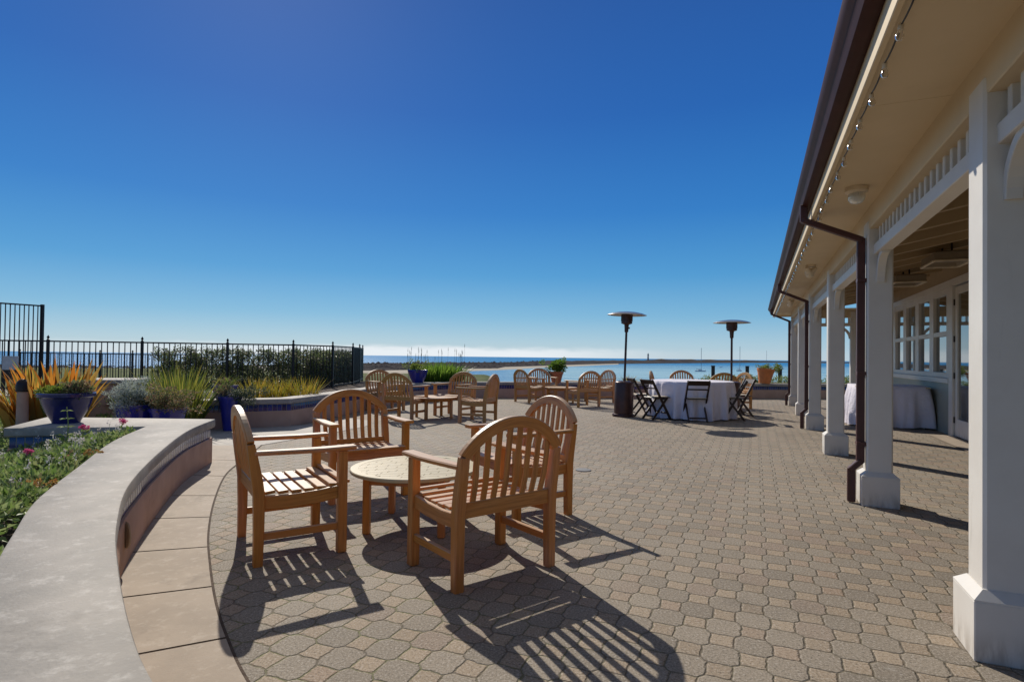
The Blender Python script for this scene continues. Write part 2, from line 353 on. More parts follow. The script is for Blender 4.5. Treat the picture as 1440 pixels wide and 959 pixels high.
def tag(o, label=None, cat=None, group=None, kind=None):
    if label: o['label'] = label
    if cat: o['category'] = cat
    if group: o['group'] = group
    if kind: o['kind'] = kind
    return o
def copytree(root, loc, rz, label, scale=None):
    def cp(o, par):
        c = o.copy(); COL.objects.link(c)
        if par: c.parent = par
        for ch in kids.get(o.name, []): cp(ch, c)
        return c
    kids = {}
    for o in COL.objects:
        if o.parent: kids.setdefault(o.parent.name, []).append(o)
    r = cp(root, None); r.location = loc; r.rotation_euler = (0, 0, rz); r['label'] = label
    if scale: r.scale = scale
    return r
def catmull(P, n=8):
    P = [Vector(p) for p in P]; out = []
    for i in range(len(P)-1):
        a = P[i-1] if i else P[0]*2-P[1]; b_, c = P[i], P[i+1]; d = P[i+2] if i+2 < len(P) else P[-1]*2-P[-2]
        for k in range(n):
            t = k/n; out.append(.5*((2*b_)+(c-a)*t+(2*a-5*b_+4*c-d)*t*t+(3*b_-a-3*c+d)*t**3))
    out.append(P[-1]); return out
def resample(P, n):
    L = [0]
    for a, b_ in zip(P, P[1:]): L.append(L[-1]+(b_-a).length)
    out = []; j = 0
    for i in range(n):
        s = L[-1]*i/(n-1)
        while j < len(P)-2 and L[j+1] < s: j += 1
        t = (s-L[j])/max(1e-9, L[j+1]-L[j]); out.append(P[j].lerp(P[j+1], min(1, max(0, t))))
    return out
# foliage
def leaves(mb, n, c, rad, size, shape='oval', elong=2.2, up=.3, shell=.5):
    for _ in range(n):
        d = Vector((rnd.gauss(0, 1), rnd.gauss(0, 1), rnd.gauss(0, 1))).normalized()*(rnd.uniform(shell, 1))
        p = Vector((c[0]+d.x*rad[0], c[1]+d.y*rad[1], c[2]+d.z*rad[2]))
        ax = (d+Vector((rnd.uniform(-.8, .8), rnd.uniform(-.8, .8), rnd.uniform(-.5, .8)+up))).normalized()
        sd_ = ax.cross(Vector((rnd.uniform(-1, 1), rnd.uniform(-1, 1), rnd.uniform(-1, 1)))).normalized()
        s = size*rnd.uniform(.6, 1.3); q = ax*s*elong; h = sd_*s*.5; nn = ax.cross(sd_)*s*.18
        mb.add([p, p+q*.45+h+nn, p+q, p+q*.45-h+nn], [(0, 1, 2, 3)])
def blades(mb, n, c, rad, h, w, lean=.5, droop=.3, segs=5):
    for _ in range(n):
        a = rnd.uniform(0, 6.283); rr = math.sqrt(rnd.random()); b0 = Vector((c[0]+math.cos(a)*rr*rad[0], c[1]+math.sin(a)*rr*rad[1], c[2]))
        a2 = a+rnd.uniform(-.7, .7); out = Vector((math.cos(a2), math.sin(a2), 0)); H = h*rnd.uniform(.6, 1.1); ln = lean*rr*rnd.uniform(.5, 1.4)+rnd.uniform(0, .12)
        sd_ = Vector((-out.y, out.x, 0)); sd_.rotate(Matrix.Rotation(rnd.uniform(-1, 1), 3, 'Z')); W_ = w*rnd.uniform(.6, 1.2); vs = []
        for k in range(segs+1):
            t = k/segs; p = b0+out*(ln*H*t**1.6)+Vector((0, 0, H*(t-droop*ln*t*t)))
            ww = W_*(1-t**2.2)*.5+.0006; vs += [p-sd_*ww, p+sd_*ww]
        mb.add(vs, [(2*k, 2*k+1, 2*k+3, 2*k+2) for k in range(segs)])
def clumps(mb, spots, n, size, rad, **k):
    for c in spots: leaves(mb, n, c, rad, size, **k)

# ------------------------------------------------------------------ ground, paving, land and sea
def lerp_tab(x, T):
    if x <= T[0][0]: return T[0][1]
    for (a, b_), (c, d) in zip(T, T[1:]):
        if x <= c: return b_+(d-b_)*(x-a)/(c-a)
    return T[-1][1]
def sst(x, a, b_):
    t = min(1, max(0, (x-a)/(b_-a))); return t*t*(3-2*t)
SEA = -14.0
PTS = []
def terr(x, y):
    d = math.hypot(x, y); n = noise.noise(Vector((x*.03, y*.03, 0)))*1.0
    if y < 19.6 and x < 14.6 and x > -9: return -.04
    ratio = x/max(y, 1)
    e = max(y-19.6, 0, (x-14.6)*.8, (-x-15)*.6 if x < -15 else 0)
    left = lerp_tab(e, [(0, -.04), (8, -.15), (22, -.28), (40, -.52), (58, -1.7), (110, -8), (170, -13.2), (230, SEA-.4), (4000, -16)])
    right = lerp_tab(e, [(0, -.04), (2, -.5), (12, -4.), (30, -9), (60, -13.3), (90, SEA-.5), (4000, -16)])
    k = sst(ratio, -.050, .11)
    if y < 10: k = 0 if x < 0 else 1
    h = left*(1-k)+right*k
    amp = min(1.2, e*.006)*(1-k)*(1 if e < 200 else .1)
    return h+noise.noise(Vector((x*.06, y*.06, 3)))*amp+noise.noise(Vector((x*.2, y*.2, 5)))*amp*.35
def ground():
    mb = MB(); rr = [0, 6, 12, 16, 18, 19, 20, 21, 22.5, 24, 26, 28, 31, 34, 38, 42, 47, 52, 58, 64, 70, 77, 85, 95, 110, 130, 160, 200, 250, 330, 450, 700, 1500, 4000]
    na = 900; vs = []
    for r in rr:
        for i in range(na):
            a = 2*math.pi*i/na; x, y = r*math.sin(a), r*math.cos(a); vs.append((x, y, terr(x, y)))
    fs = [(k*na+i, k*na+(i+1) % na, (k+1)*na+(i+1) % na, (k+1)*na+i) for k in range(len(rr)-1) for i in range(na)]
    mb.add(vs, fs)
    m, t, b = newmat('coastal_ground'); v = coords(t, 'World'); p = N(t, 'ShaderNodeSeparateXYZ'); t.links.new(v, p.inputs[0])
    g = MIX(t, MR(t, NZ(t, v, .12, 6, .7), .38, .62), (.085, .115, .03), (.17, .175, .065))
    g = MIX(t, MR(t, NZ(t, v, 1.2, 4, .7), .45, .6), g, (.07, .085, .03))
    col = MIX(t, MR(t, p.outputs[2], -13.4, -11.5, 1., 0.), g, (.60, .54, .44))
    setb(t, b, 'Base Color', col); setb(t, b, 'Roughness', .95); b.inputs['Specular IOR Level'].default_value = .1; bump(t, b, NZ(t, v, 2.5, 5, .7), .8, .15)
    o = mb.build('ground', m, smooth='all'); tag(o, kind='structure')
ground()
def water():
    m, t, b = newmat('sea_water'); v = coords(t, 'World', (1, 1, 1)); p = N(t, 'ShaderNodeSeparateXYZ'); t.links.new(v, p.inputs[0])
    r = MA(t, 'DIVIDE', p.outputs[0], MA(t, 'MAXIMUM', p.outputs[1], 1.))
    shallow = MA(t, 'MULTIPLY', MR(t, p.outputs[1], 1900, 500), MR(t, p.outputs[0], -60, 60))
    n = NZ(t, coords(t, 'World', (.003, .016, 1)), 1., 6, .65)
    deep = MIX(t, n, (.035, .20, .42), (.05, .24, .46))
    sh = MIX(t, MR(t, n, .38, .62), (.22, .42, .53), (.38, .58, .64))
    setb(t, b, 'Base Color', MIX(t, shallow, deep, sh)); setb(t, b, 'Roughness', .38); b.inputs['IOR'].default_value = 1.33
    b.inputs['Specular IOR Level'].default_value = .06
    hb = NZ(t, coords(t, 'World', (.25, .6, 1)), 1., 6, .7); bump(t, b, hb, .9, 1.2)
    mb = MB(); n_ = 96; rr = [0, 60, 300, 1200, 5000, 20000, 55000]; vs = []
    for q in rr:
        for i in range(n_): a = 2*math.pi*i/n_; vs.append((q*math.sin(a), q*math.cos(a), SEA))
    mb.add(vs, [(k*n_+i, k*n_+(i+1) % n_, (k+1)*n_+(i+1) % n_, (k+1)*n_+i) for k in range(len(rr)-1) for i in range(n_)])
    tag(mb.build('sea_water', m), kind='structure')
water()
HT = 1.22-SEA
def spit():
    near = [(-600, 30), (230, 28.5), (520, 23.5), (640, 19.6), (700, 17.8), (706, 15.8), (760, 13.4), (860, 8.5), (930, 6.7), (1000, 5.4), (1100, 3.6), (1500, 2.6)]
    top = [(-600, 23), (230, 23), (520, 12.), (640, 9.6), (700, 8.4), (760, 5.6), (860, 3.2), (905, 2.6), (925, .7), (1000, .9), (1100, 1.6), (1500, 1.7)]
    dep = [(-600, 1.25), (520, 1.45), (760, 1.45), (860, 1.2), (930, 1.08), (1500, 1.04)]
    mb = MB(); vs = []; n = 0; K = 7; px = -600.
    cols = []
    while px <= 1500: cols.append(px); px += 3.
    for px in cols:
        r = (px-720)/800.; d1 = HT*800/lerp_tab(px, near); d2 = d1*lerp_tab(px, dep); hz = HT-lerp_tab(px, top)*d2/800
        hz *= 1+.18*noise.noise(Vector((px*.03, 0, 1)))+.16*noise.noise(Vector((px*.12, 0, 2)))+.08*noise.noise(Vector((px*.5, 0, 2)))
        for k in range(K+1):
            q = k/K; d = d1+(d2*1.25-d1)*q; prof = [0, .22, .36, .5, .66, 1., .7, -.1][k]
            h = hz*prof*(1+.25*noise.noise(Vector((px*.06, k*1.7, 8)))) if 0 < k < K else -1.
            vs.append((r*d, d, SEA+h))
    m = len(cols); mb.add(vs, [(i*(K+1)+k, (i+1)*(K+1)+k, (i+1)*(K+1)+k+1, i*(K+1)+k+1) for i in range(m-1) for k in range(K)])
    # bushes breaking the outline
    for _ in range(2600):
        px = rnd.uniform(-300, 760); r = (px-720)/800.; d1 = HT*800/lerp_tab(px, near); d2 = d1*lerp_tab(px, dep); hz = HT-lerp_tab(px, top)*d2/800
        q = rnd.uniform(.1, .72); prof = lerp_tab(q, [(0, 0), (.14, .22), (.28, .36), (.43, .5), (.57, .66), (.71, 1.)]); d = d1+(d2*1.25-d1)*q; s = rnd.uniform(1.2, 3.4)
        c = Vector((r*d, d, SEA+hz*prof)); b0 = []
        for i in range(5):
            a = i*1.2566+rnd.random(); b0.append(c+Vector((math.cos(a)*s*1.5, math.sin(a)*s, -.3)))
        b0.append(c+Vector((rnd.uniform(-.6, .6), 0, s*rnd.uniform(.5, .9)))); mb.add(b0, [(i, (i+1) % 5, 5) for i in range(5)])
    tag(mb.build('headland', ROCK, smooth='all'), kind='structure')
    # beach
    sand = MB(); nr = [(-600, 36), (520, 28.), (600, 25.), (650, 21.3), (700, 19.), (760, 14.9), (870, 8.8)]; vs = []; cols = list(range(-600, 880, 10))
    for px in cols:
        r = (px-720)/800.; a = HT*800/lerp_tab(px, nr); b_ = HT*800/(lerp_tab(px, near)-.6); wv = 1+.012*noise.noise(Vector((px*.05, 4, 0)))
        a *= wv
        vs += [(r*a, a, SEA-.3), (r*(a+8), a+8, SEA+.35), (r*b_, b_, SEA+.8)]
    sand.add(vs, [(i*3+k, (i+1)*3+k, (i+1)*3+k+1, i*3+k+1) for i in range(len(cols)-1) for k in (0, 1)])
    sm = mottled('beach_sand', (.46, .41, .33), (.54, .49, .40), .02, .95, 1, .2, .1, ((.40, .40, .32), .035, .5))
    sm.node_tree.nodes['Principled BSDF'].inputs['Specular IOR Level'].default_value = 0.
    tag(sand.build('beach_sand', sm, smooth='all'), kind='structure')
spit()

CAPI = [(-3.317, 6.392), (-3.07, 5.424), (-2.606, 4.237), (-2.13, 3.196), (-1.69, 2.461), (-1.321, 1.938), (-1.013, 1.538), (-.784, 1.279), (-.35, .86), (.15, .45)]
CAPO = [(-3.66, 5.72), (-3.3, 4.72), (-2.784, 3.673), (-2.37, 2.862), (-2.035, 2.346), (-1.7, 1.87), (-1.2, 1.25), (-.7, .75), (-.2, .3)]
inner = resample(catmull([(*p, 0) for p in CAPI], 10), 80); outer = resample(catmull([(*p, 0) for p in CAPO], 10), 80)
bandc = catmull([(-3.33, 7.6, 0), (-3.03, 6.329, 0), (-2.843, 5.664, 0), (-2.448, 4.709, 0), (-2.05, 3.873, 0), (-1.73, 3.291, 0), (-1.43, 2.782, 0), (-1.182, 2.411, 0), (-.974, 2.132, 0), (-.6, 1.7, 0), (-.1, 1.25, 0), (.5, .9, 0)], 10)
def paving():
    mb = MB(); P = [(-20, -4), (20, -4), (20, 18.4), (-20, 18.4)]
    mb.add([(x, y, 0) for x, y in P], [(0, 1, 2, 3)])
    tag(mb.build('patio', PAVER), kind='structure')
    # concrete walk that runs round the seat wall and on beside the planters
    mb = MB(); bc = resample(bandc, 120); inn = resample([Vector((-4.2, 7.6, 0))]+[p+Vector((.12, 0, 0)) for p in inner], 120)
    sl_ = [0, 17, 30, 42.5, 53, 64, 74.5, 84, 93, 102, 111, 119]
    for a, b_ in zip(sl_, sl_[1:]):
        ks = [a+.12]+[k for k in range(int(a)+1, int(math.ceil(b_)))]+[b_-.12]
        def at(L, k): i = min(int(k), len(L)-2); return L[i].lerp(L[i+1], k-i)
        top, bot = [], []
        for k in ks:
            o_ = at(bc, k); i_ = at(inn, k)-Vector((.30, .1, 0)); top += [(o_.x, o_.y, .006), (i_.x, i_.y, .006)]
        mb.add(top, [(2*i, 2*i+2, 2*i+3, 2*i+1) for i in range(len(ks)-1)])
    tag(mb.build('concrete_path', CONC_PINK), kind='structure')
    mb = MB(); top = []
    for k in range(120): o_ = bc[k]+Vector((.012, .006, 0)); i_ = inn[k]-Vector((.32, .1, 0)); top += [(o_.x, o_.y, .003), (i_.x, i_.y, .003)]
    mb.add(top, [(2*i, 2*i+2, 2*i+3, 2*i+1) for i in range(119)])
    tag(mb.build('path_joint_bed', SOILM), kind='structure')
    # grey walk between seat wall and planters
    mb = MB(); P = [(-14, 6.6), (-3.33, 7.6), (-3.03, 8.35), (-2.75, 9.0), (-2.45, 9.9), (-2.62, 10.6), (-3.1, 11.0), (-3.6, 9.8), (-4.9, 9.6), (-14, 9.6)]
    P = [(-14, 6.45), (-4.4, 6.45), (-3.6, 6.9), (-3.345, 7.6)]+P[2:]
    mb.add([(x, y, .005) for x, y in P], [tuple(range(len(P)))])
    tag(mb.build('walkway', CONC_CAP), kind='structure')
    mb = MB(); P = [(-14, 1.2), (-4.1, 1.2), (-5.4, 6.45), (-14, 6.45)]
    mb.add([(x, y, .0055) for x, y in P], [tuple(range(4))]); tag(mb.build('side_path', CONC_CAP), kind='structure')
paving()

def strip_wall(name, label, cat, inn, out, ztop, cap=.09, tile=.11, inset=.035, endcap=True, fill=None, mats=None):
    """wall between two outlines: cap slab, recessed tile band, stucco body"""
    t = thing(name, label, cat, (inn[0].x, inn[0].y, 0)); org = Vector((inn[0].x, inn[0].y, 0))
    n = len(inn); L = [0]
    for a, b_ in zip(inn, inn[1:]): L.append(L[-1]+(b_-a).length)
    def part(nm, z0, z1, ins, mat, bev):
        mb = MB(); rings = []; gr = []
        for i in range(n):
            a, c = inn[i]-org, out[i]-org; d = (c-a).normalized(); a = a+d*ins; c = c-d*ins
            if i == 0 or i == n-1:
                e = (inn[1]-inn[0] if i == 0 else inn[-2]-inn[-1]).normalized()*ins; a = a+e; c = c+e
            b = bev
            up = lambda p, z: Vector((p.x, p.y, z))
            pr = [up(a+d*b, z0), up(a, z0+b), up(a, z1-b), up(a+d*b*.3, z1-b*.3), up(a+d*b, z1), up(c-d*b, z1), up(c-d*b*.3, z1-b*.3), up(c, z1-b), up(c, z0+b), up(c-d*b, z0)]
            rings.append(pr); gr.append([(L[i]+(0 if k < 5 else .3), p.z, 0) for k, p in enumerate(pr)])
        # ends subdivided by the cap polygons
        loft(mb, rings, gr, True); return mb.build(nm, mat, t, smooth=True)
    part('wall', 0, ztop-cap-tile, inset*.55, STUCCO, .006)
    part('tile_band', ztop-cap-tile-.004, ztop-cap+.004, inset, TILE, .001)
    part('cap', ztop-cap, ztop, 0, CONC_CAP, .014)
    return t
sw = strip_wall('seat_wall', 'long curved seat wall with wide pale concrete cap in the left foreground', 'seat wall', inner, outer, .486, inset=.045)
mb = MB(); lathe(mb, [(.001, .0), (.05, 0), (.055, .006), (.04, .012), (.001, .014)], 20); sl_o = mb.build('step_light', FIXT, sw, True)
def to_wall(o, k, z):
    p = inner[k]; d = (outer[k]-inner[k]).normalized(); q = p+d*.022-inner[0]; o.location = (q.x, q.y, z); o.rotation_euler = Vector((-d.x, -d.y, 0)).to_track_quat('Z', 'X').to_euler(); o.scale = (1.4, .9, 1)
to_wall(sl_o, 38, .19)
# rear wall of the flower bed
ri = [Vector(p) for p in ((-3.62, 5.72, 0), (-4.0, 5.62, 0), (-4.85, 5.45, 0))]; ro = [Vector(p) for p in ((-3.34, 6.41, 0), (-4.1, 6.42, 0), (-5.22, 6.42, 0))]
strip_wall('planter_wall', 'low stucco wall with flat concrete top under the large navy bowl', 'planter wall', ri, ro, .483, inset=.035)
# planter wall round the far side of the patio
FW = [(-5.05, 8.98), (-3.72, 9.66)]; far_pts = [(-3.72, 9.66), (-3.42, 11.2), (-3.08, 13.4), (-2.55, 15.4), (-1.7, 16.5), (-.4, 16.95), (3, 17.45), (9, 18.2), (15.0, 18.9)]
fp = [Vector((-5.05, 8.98, 0)), Vector((-4.4, 9.30, 0))]+catmull([(*p, 0) for p in far_pts], 6)
def offset(P, w_):
    out_ = []
    for i, p in enumerate(P):
        d0 = (P[i]-P[i-1]).normalized() if i else (P[1]-P[0]).normalized(); d1 = (P[i+1]-P[i]).normalized() if i < len(P)-1 else d0
        n0 = Vector((-d0.y, d0.x, 0)); n1 = Vector((-d1.y, d1.x, 0)); nn = (n0+n1).normalized(); out_.append(p+nn*w_/max(.4, nn.dot(n1)))
    return out_
strip_wall('planter_wall', 'long low stucco planter wall with blue tile band bordering the far side of the patio', 'planter wall', fp, offset(fp, .34), .47, inset=.03)

# soil of the raised beds
def flat(name, P, z, mat, kind='structure'):
    mb = MB(); mb.add([(x, y, z) for x, y in P], [tuple(range(len(P)))]); o = mb.build(name, mat); tag(o, kind=kind); return o
bedP = [(p.x, p.y) for p in offset(fp, .25)]
flat('bed_soil', bedP+[(15, 24), (6, 22.5), (0, 20.5), (-5.5, 19.5), (-5.6, 16.5), (-5.2, 13.5), (-9.5, 12.6), (-9.5, 9.9), (-5.6, 9.4)], .33, SOILM)
flat('flower_bed_soil', [(p.x, p.y) for p in outer[::4]]+[(-.9, -.2), (-6, -.2), (-5.6, 3.0), (-4.75, 5.6), (-3.75, 5.75)], .15, SOILM)

# ------------------------------------------------------------------ building with colonnade
AZB = R(23.2)
CU = [3.04, 5.73, 8.56, 11.42, 14.25, 17.08]; CV = .965
bl = thing('pavilion', 'long white porch building with square columns and brown gutter along the right side', 'building', (0, 0, 0), -AZB)
def Wd(V, U, z=0): c, s = math.cos(AZB), math.sin(AZB); return (V*c+U*s, -V*s+U*c, z)
for i, U in enumerate(CU):
    mb = MB(); beam(mb, (CV, U, .25), (CV, U, 2.42), .19, .19, (0, 1, 0), .012); col = mb.build('column', WHITE, bl)
    mb = MB(); beam(mb, (CV, U, .0), (CV, U, .245), .275, .275, (0, 1, 0), .004)
    loft(mb, [[Vector((CV+x*r, U+y*r, z)) for x, y in ((-1, -1), (1, -1), (1, 1), (-1, 1))] for r, z in ((.1375, .243), (.1375, .25), (.098, .285))], [[(0, 0, 0)]*4]*3)
    mb.build('column_base', WHITE, col)
    for sgn in (-1, 1):     # curved bracket each side
        if U == CU[-1] and sgn == 1: continue
        mb = MB(); pts = []
        for k in range(9):
            a = k/8*math.pi/2; pts.append((CV, U+sgn*(.095+.22*(1-math.cos(a))), 1.89+.235*math.sin(a)))
        sweep(mb, pts, .045, .06, (1, 0, 0), .003); mb.build('bracket', WHITE, col)
# far side column of the porch end
for V in (2.35,):
    mb = MB(); beam(mb, (V, 17.08, .25), (V, 17.08, 2.5), .19, .19, (0, 1, 0), .012); c2 = mb.build('column', WHITE, bl)
    mb = MB(); beam(mb, (V, 17.08, 0), (V, 17.08, .25), .275, .275, (0, 1, 0), .004); mb.build('column_base', WHITE, c2)
    mb = MB(); sweep(mb, [(V-.095-.35*(1-math.cos(k/8*math.pi/2)), 17.08, 1.8+.32*math.sin(k/8*math.pi/2)) for k in range(9)], .06, .07, (0, 1, 0), .003); mb.build('bracket', WHITE, c2)
U0 = -1.5; U1 = 17.17
def frieze(axis, a0, a1, fixed):
    def B(mb, p, q, z0, z1, th):
        if axis == 'U': box(mb, fixed-th/2, fixed+th/2, p, q, z0, z1, .004)
        else: box(mb, p, q, fixed-th/2, fixed+th/2, z0, z1, .004)
    mb = MB(); B(mb, a0, a1, 2.125, 2.21, .10)
    n = int((a1-a0)/.125)
    for k in range(n+1):
        c = a0+(a1-a0)*k/n; B(mb, c-.02, c+.02, 2.20, 2.35, .05)
    mb.build('frieze_rail', WHITE, bl)
frieze('U', U0, U1-.19, CV); frieze('V', CV+.1, 3.0, 17.08)
mb = MB(); box(mb, CV-.085, CV+.085, U0, U1, 2.345, 2.53, .006); box(mb, CV+.09, 3.0, 17.0, 17.16, 2.345, 2.53, .006); mb.build('beam', CREAM, bl)
UE = 18.3
mb = MB(); uu = U0
while uu < UE-.05: u2 = min(uu+2.44, UE-.02); box(mb, .476, CV+.10, uu+.002, u2-.002, 2.523, 2.54, .002); uu = u2
box(mb, CV+.1, 6., 17.0, UE-.02, 2.53, 2.547, .001); mb.build('soffit', CREAM, bl)
mb = MB(); box(mb, .447, .475, U0, UE, 2.475, 2.70, .004); box(mb, .48, 6.5, UE-.015, UE+.012, 2.475, 2.70, .004); mb.build('fascia', CREAM, bl)
# gutter, ogee profile
mb = MB(); pr = [(.445, 2.72), (.445, 2.59), (.405, 2.585), (.375, 2.60), (.365, 2.625), (.355, 2.65), (.335, 2.665), (.325, 2.69), (.322, 2.712), (.335, 2.718), (.345, 2.712), (.345, 2.68), (.38, 2.61), (.43, 2.605), (.435, 2.72)]
rings = [[Vector((v_, U, z)) for v_, z in pr] for U in (U0, 4.5, 10.6, 16, UE+.02)]; loft(mb, rings, rings); mb.build('gutter', GUTTER, bl, smooth=True)
for U in (6.9, 12.8):
    pass
# roof
mb = MB(); rs = [(.36, 2.735), (7.2, 5.0)]
for U in (0,):
    loft(mb, [[Vector((.37, u_, 2.725)), Vector((.37, u_, 2.755)), Vector((7.2, u_, 5.03)), Vector((7.2, u_, 4.99)), Vector((.6, u_, 2.76))] for u_ in (U0, UE+.08)], [[(0, 0, 0)]*5]*2)
for k in range(70):     # courses along the edge
    pass
mb.build('roof', ROOFM, bl)
# porch ceiling with exposed rafters
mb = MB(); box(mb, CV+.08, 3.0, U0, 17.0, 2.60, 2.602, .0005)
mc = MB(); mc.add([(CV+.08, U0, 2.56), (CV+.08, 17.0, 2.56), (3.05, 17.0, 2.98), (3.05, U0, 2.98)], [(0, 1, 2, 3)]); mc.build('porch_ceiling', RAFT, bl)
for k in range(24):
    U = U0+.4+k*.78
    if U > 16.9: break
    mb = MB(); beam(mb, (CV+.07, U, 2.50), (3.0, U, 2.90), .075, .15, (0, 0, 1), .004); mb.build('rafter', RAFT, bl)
# downspouts
for U in (CU[1], CU[3], CU[5]):
    U -= .03; mb = MB(); P = [(.39, U, 2.60), (.39, U, 2.47), (.832, U, 2.27), (.832, U, .36), (.765, U, .29), (.765, U, .02)]
    for a, b_ in zip(P, P[1:]):
        a, b_ = Vector(a), Vector(b_); d = (b_-a).normalized(); beam(mb, a-d*.012, b_+d*.012, .062, .048, (0, 1, 0) if abs(d.z) > .99 else (0, 0, 1), .006)
    for z in (1.9, 1.1, .5): box(mb, .80, .872, U-.045, U+.045, z, z+.03, .001)
    mb.build('downspout', DOWNM, bl)
# back wall: siding, windows, doors
WV = 3.0
def sidingwall(a, b_, z0, z1):
    mb = MB(); k = 0; z = z0
    while z < z1-.01:
        h = min(.13, z1-z); loft(mb, [[Vector((WV-.012, u_, z)), Vector((WV, u_, z+h)), Vector((WV+.12, u_, z+h)), Vector((WV+.12, u_, z))] for u_ in (a, b_)], [[(0, 0, 0)]*4]*2); z += .13
    return mb.build('wall', SIDING, bl)
GLASS, gt, gb = newmat('window_glass'); gb.inputs['Base Color'].default_value = (.012, .02, .02, 1); gb.inputs['Roughness'].default_value = .03; gb.inputs['IOR'].default_value = 1.6; gb.inputs['Specular IOR Level'].default_value = .9
gv = coords(gt, 'Object'); bump(gt, gb, NZ(gt, gv, 1.3, 2), .05, .02); gb.inputs['Coat Weight'].default_value = 1.0
sidingwall(11.7, 17.0, 0, .86); sidingwall(U0, 7.6, 0, .86)
mb = MB(); box(mb, WV-.02, WV+.12, U0, 17.0, 2.481, 2.60, .003); mb.build('wall_head', WHITE, bl)
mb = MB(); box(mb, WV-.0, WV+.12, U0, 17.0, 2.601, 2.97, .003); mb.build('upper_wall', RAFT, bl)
mb = MB(); box(mb, WV-.05, WV+.12, 11.62, 17.0, .862, .95, .006); box(mb, WV-.05, WV+.12, U0, 7.6, .862, .95, .006); mb.build('sill', WHITE, bl)
def window(a, b_):
    mb = MB(); th0, th1 = WV-.01, WV+.10
    box(mb, th0, th1, a-.125, a, .95, 2.48, .004); box(mb, th0, th1, b_, b_+.125, .95, 2.48, .004)
    box(mb, th0, th1, a, b_, .952, 1.04, .004); box(mb, th0+.004, th1, a, b_, 2.38, 2.479, .004); box(mb, th0+.004, th1, a, b_, 1.67, 1.75, .004)
    w_ = mb.build('window', WHITE, bl)
    for z0, z1 in ((1.04, 1.67), (1.75, 2.38)):
        mb = MB(); mb.add([(WV+.04, a, z0), (WV+.04, b_, z0), (WV+.04, b_, z1), (WV+.04, a, z1)], [(0, 3, 2, 1)]); mb.build('pane', GLASS, w_)
for k in range(5): window(11.85+k*1.03, 11.85+k*1.03+.78)
for k in range(8): window(-1.3+k*1.03+.02, -1.3+k*1.03+.8)
for a, b_ in ((11.42, 11.62), (9.5, 9.58), (7.4, 7.6)): mb = MB(); box(mb, WV-.04, WV+.12, a, b_, 0, 2.479, .005); mb.build('door_post', WHITE, bl)
for a, b_, hs_ in ((10.58+.02, 11.40, 1), (9.60, 10.57, -1), (8.5, 9.48, 1), (7.62, 8.48, -1)):
    mb = MB(); x0, x1 = WV-.005, WV+.05
    box(mb, x0, x1, a, a+.11, .02, 2.45, .004); box(mb, x0, x1, b_-.11, b_, .02, 2.45, .004); box(mb, x0+.002, x1, a+.11, b_-.11, .02, .30, .004); box(mb, x0+.002, x1, a+.11, b_-.11, 2.33, 2.45, .004)
    d = mb.build('door', WHITE, bl)
    mb = MB(); mb.add([(WV+.02, a+.11, .30), (WV+.02, b_-.11, .30), (WV+.02, b_-.11, 2.33), (WV+.02, a+.11, 2.33)], [(0, 3, 2, 1)]); mb.build('pane', GLASS, d)
    hu = b_-.06 if hs_ < 0 else a+.06
    mb = MB(); tube(mb, [(x0, hu, 1.02), (x0-.05, hu, 1.02), (x0-.05, hu+(.1 if hs_ > 0 else -.1), 1.02)], .009); lathe(mb, [(.001, 0), (.025, 0), (.025, .006), (.001, .006)], 12, (x0-.004, hu, 1.02)); mb.build('handle', STEEL, d, True)
    for z in (.28, 1.0, 1.6, 2.2):
        mb = MB(); hb = (b_ if hs_ > 0 else a); tube(mb, [(x0-.012, hb, z-.05), (x0-.012, hb, z+.05)], .011); mb.build('hinge', HINGE, d)
# end wall & body
mb = MB(); box(mb, WV+.13, 7.0, 16.9, 17.0, 0, 2.53, .004); box(mb, WV+.6, WV+.65, U0, 16.9, 0, 2.53, .01); mb.build('end_wall', SIDING, bl)
flat('porch_step', [Wd(WV-.35, 8.0)[:2], Wd(WV-.35, 11.5)[:2], Wd(WV, 11.5)[:2], Wd(WV, 8.0)[:2]], .012, CONC_PINK)

# lights under the soffit, string of bulbs, porch heaters
t = thing('ceiling_light', 'round ribbed glass jelly jar light under the soffit between the first two columns', 'ceiling light', Wd(.69, 4.93, 2.522))
mb = MB(); lathe(mb, [(.001, 0), (.078, 0), (.078, -.03), (.07, -.04), (.055, -.045), (.001, -.045)], 28); mb.build('housing', FIXT, t, True)
gm_, g_t, g_b = newmat('ribbed_glass'); g_b.inputs['Base Color'].default_value = (.75, .75, .70, 1); g_b.inputs['Roughness'].default_value = .15; g_b.inputs['Transmission Weight'].default_value = .35
mb = MB(); rg = []
for z, r in ((-.045, .052), (-.07, .056), (-.095, .05), (-.115, .034), (-.122, .01)):
    rg.append([Vector((math.cos(a*2*math.pi/48)*r*(1+.05*(a % 2)), math.sin(a*2*math.pi/48)*r*(1+.05*(a % 2)), z)) for a in range(48)])
loft(mb, rg, rg); mb.build('glass_shade', gm_, t, True)
t = thing('flood_light', 'twin head flood light under the soffit near the second downspout', 'flood light', Wd(.69, 8.75, 2.522))
def flood(t):
    mb = MB(); lathe(mb, [(.001, 0), (.06, 0), (.06, -.02), (.001, -.02)], 20); mb.build('base_plate', FIXT, t)
    for s in (-1, 1):
        mb = MB(); ax = Matrix.Rotation(s*.75, 3, 'Y') @ Matrix.Rotation(.5, 3, 'X'); c = Vector((s*.05, 0, -.05))
        lathe(mb, [(.001, .03), (.02, .03), (.026, .0), (.05, -.05), (.055, -.11), (.05, -.125), (.001, -.12)], 20, c, ax=ax); mb.build('lamp_head', FIXT, t, True)
flood(t)
copytree(t, Wd(.69, 13.4, 2.522), .4, 'twin head flood light farthest along the soffit near the third downspout')
